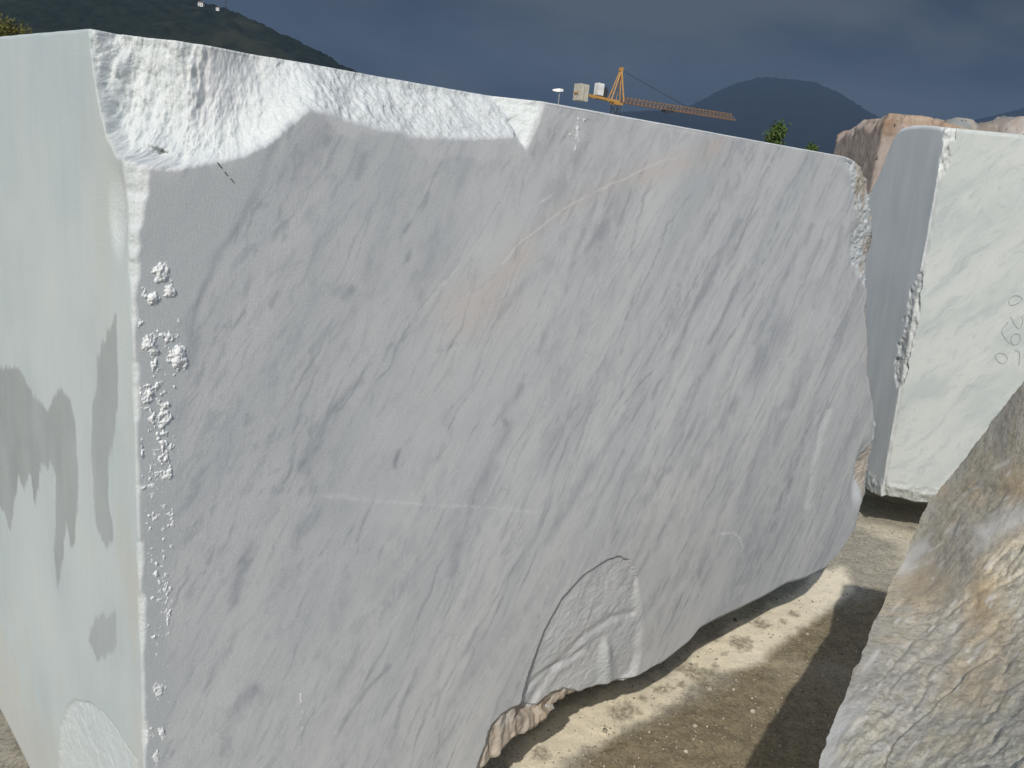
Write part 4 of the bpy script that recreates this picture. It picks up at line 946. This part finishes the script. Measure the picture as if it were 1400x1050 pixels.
# ------------------------------------------------------------------ trees
def tree(x, y, h, w, seed, leaf, label, group=None, conic=.0):
    rr = np.random.default_rng(seed); root = bpy.data.objects.new('tree', None); link(root); root.location = (x, y, 0); tag(root, label, 'tree', group)
    m = MB(); p = np.zeros(3); segs = 11
    tips = []
    for k in range(segs):
        q = np.array([rr.normal(0, .03 * h), rr.normal(0, .03 * h), h * .95 * (k + 1) / segs]) * (1, 1, 1); q[:2] = p[:2] + (q[:2]) * .5
        m.bar(p, q, h * .022 * (1 - k / segs) + .012, 7, h * .022 * (1 - (k + 1) / segs) + .012)
        if k >= 1:
            for _ in range(7):
                an = rr.uniform(0, 6.28); l = w * .5 * (1 - conic * (k + 1) / segs) * rr.uniform(.5, 1)
                e = q + np.array([math.cos(an) * l, math.sin(an) * l, l * rr.uniform(.2, .8)]); m.bar(q, e, h * .008 + .006, 5, .006); tips.append((q, e))
        p = q
    tips.append((p, p + (0, 0, h * .05))); m.build('trunk', M['bark'], root)
    V = []; F = []; b = 0
    for a, e in tips:
        for c in range(9):
            cc = a + (e - a) * rr.uniform(.35, 1.1) + rr.normal(0, .05 * w, 3); cr = w * rr.uniform(.05, .11)
            for _ in range(16):
                o = cc + rr.normal(0, cr, 3); d = rr.normal(size=3); d /= np.linalg.norm(d); s = np.cross(d, rr.normal(size=3)); s /= np.linalg.norm(s)
                l = rr.uniform(.03, .065) * (h / 3.5) ** .5; V += [o - d * l, o + s * l * .45, o + d * l, o - s * l * .45]; F.append((b, b + 1, b + 2, b + 3)); b += 4
    me = bpy.data.meshes.new('crown'); me.from_pydata([tuple(v) for v in V], [], F); me.materials.append(leaf); link(bpy.data.objects.new('crown', me), root)
q = at_dist(1064, 168, 26); tree(q[0], q[1], q[2] - .1, 1.0, 3, M['leaf'], 'small pointed green tree top showing above the grey block near the pink block', None, .8)
q = at_dist(1113, 197, 26); tree(q[0], q[1], q[2] - .05, .45, 5, M['leaf'], 'little green shrub tip just left of the pink stone block', None, .5)
q = at_dist(22, 41, 34); tree(q[0], q[1], q[2] - .1, 2.2, 8, M['leaf_y'], 'yellow green tree top peeking over the sawn end of the grey block', None, .2)

# ------------------------------------------------------------------ hilltop house and aerial
def house(px, py, D, w, label):
    p = at_dist(px, py, D); root = bpy.data.objects.new('hill_house', None); link(root); root.location = (p[0], p[1], p[2] - w * .9); tag(root, label, 'house', None)
    m = MB(); m.box((0, 0, w * .3), (w * .5, 0, 0), (0, w * .4, 0), (0, 0, w * .45)); m.build('wall', M['offwhite'], root)
    m = MB(); z = w * .755; m.add([(-w * .55, -w * .45, z), (w * .55, -w * .45, z), (w * .55, w * .45, z), (-w * .55, w * .45, z), (-w * .55, 0, z + w * .25), (w * .55, 0, z + w * .25)], [(0, 1, 5, 4), (2, 3, 4, 5), (0, 4, 3), (1, 2, 5), (3, 2, 1, 0)]); m.build('roof', plain('dull_roof_tile', (.20, .13, .10), .9), root)
    for sx in (-1, 1):
        m = MB(); m.box((sx * w * .22, -w * .41, w * .4), (w * .07, 0, 0), (0, w * .012, 0), (0, 0, w * .12)); m.build('window', M['crane_dark'], root)
house(275, 3, 880, 5, 'pale house on the wooded hilltop ridge at the tree line')
house(298, 10, 872, 3.2, 'smaller pale house on the hill slope below the aerial mast')
p = at_dist(309, 10, 890); root = bpy.data.objects.new('aerial_mast', None); link(root); root.location = (p[0], p[1], p[2] - 4); tag(root, 'thin dark aerial mast on the wooded hill ridge', 'mast')
m = MB()
for k in range(3): an = k * 2.09; m.bar((math.cos(an) * .8, math.sin(an) * .8, 0), (math.cos(an) * .15, math.sin(an) * .15, 18), .14)
for k in range(12): m.bar((.75 - .05 * k, 0, k * 1.5), (-.37 + .025 * k, .65 - .043 * k, k * 1.5 + 1.5), .08)
m.build('lattice', M['crane_dark'], root)
m = MB(); m.bar((0, 0, 18), (0, 0, 22), .08); m.build('antenna', M['crane_dark'], root)

# ------------------------------------------------------------------ haze
def haze():
    m = MB(); m.box((0, 2200, 395), (6500, 0, 0), (0, 5200, 0), (0, 0, 405)); k = bpy.data.materials.new('hazy_air'); k.use_nodes = True; t = k.node_tree; t.nodes.clear()
    o = t.nodes.new('ShaderNodeOutputMaterial'); v = t.nodes.new('ShaderNodeVolumePrincipled'); v.inputs['Density'].default_value = HAZE; v.inputs['Color'].default_value = (.185, .28, .44, 1); v.inputs['Anisotropy'].default_value = 0.0
    t.links.new(v.outputs[0], o.inputs['Volume']); ob = m.build('haze', k); tag(ob, kind='stuff')
HAZE = 0.00022
haze()
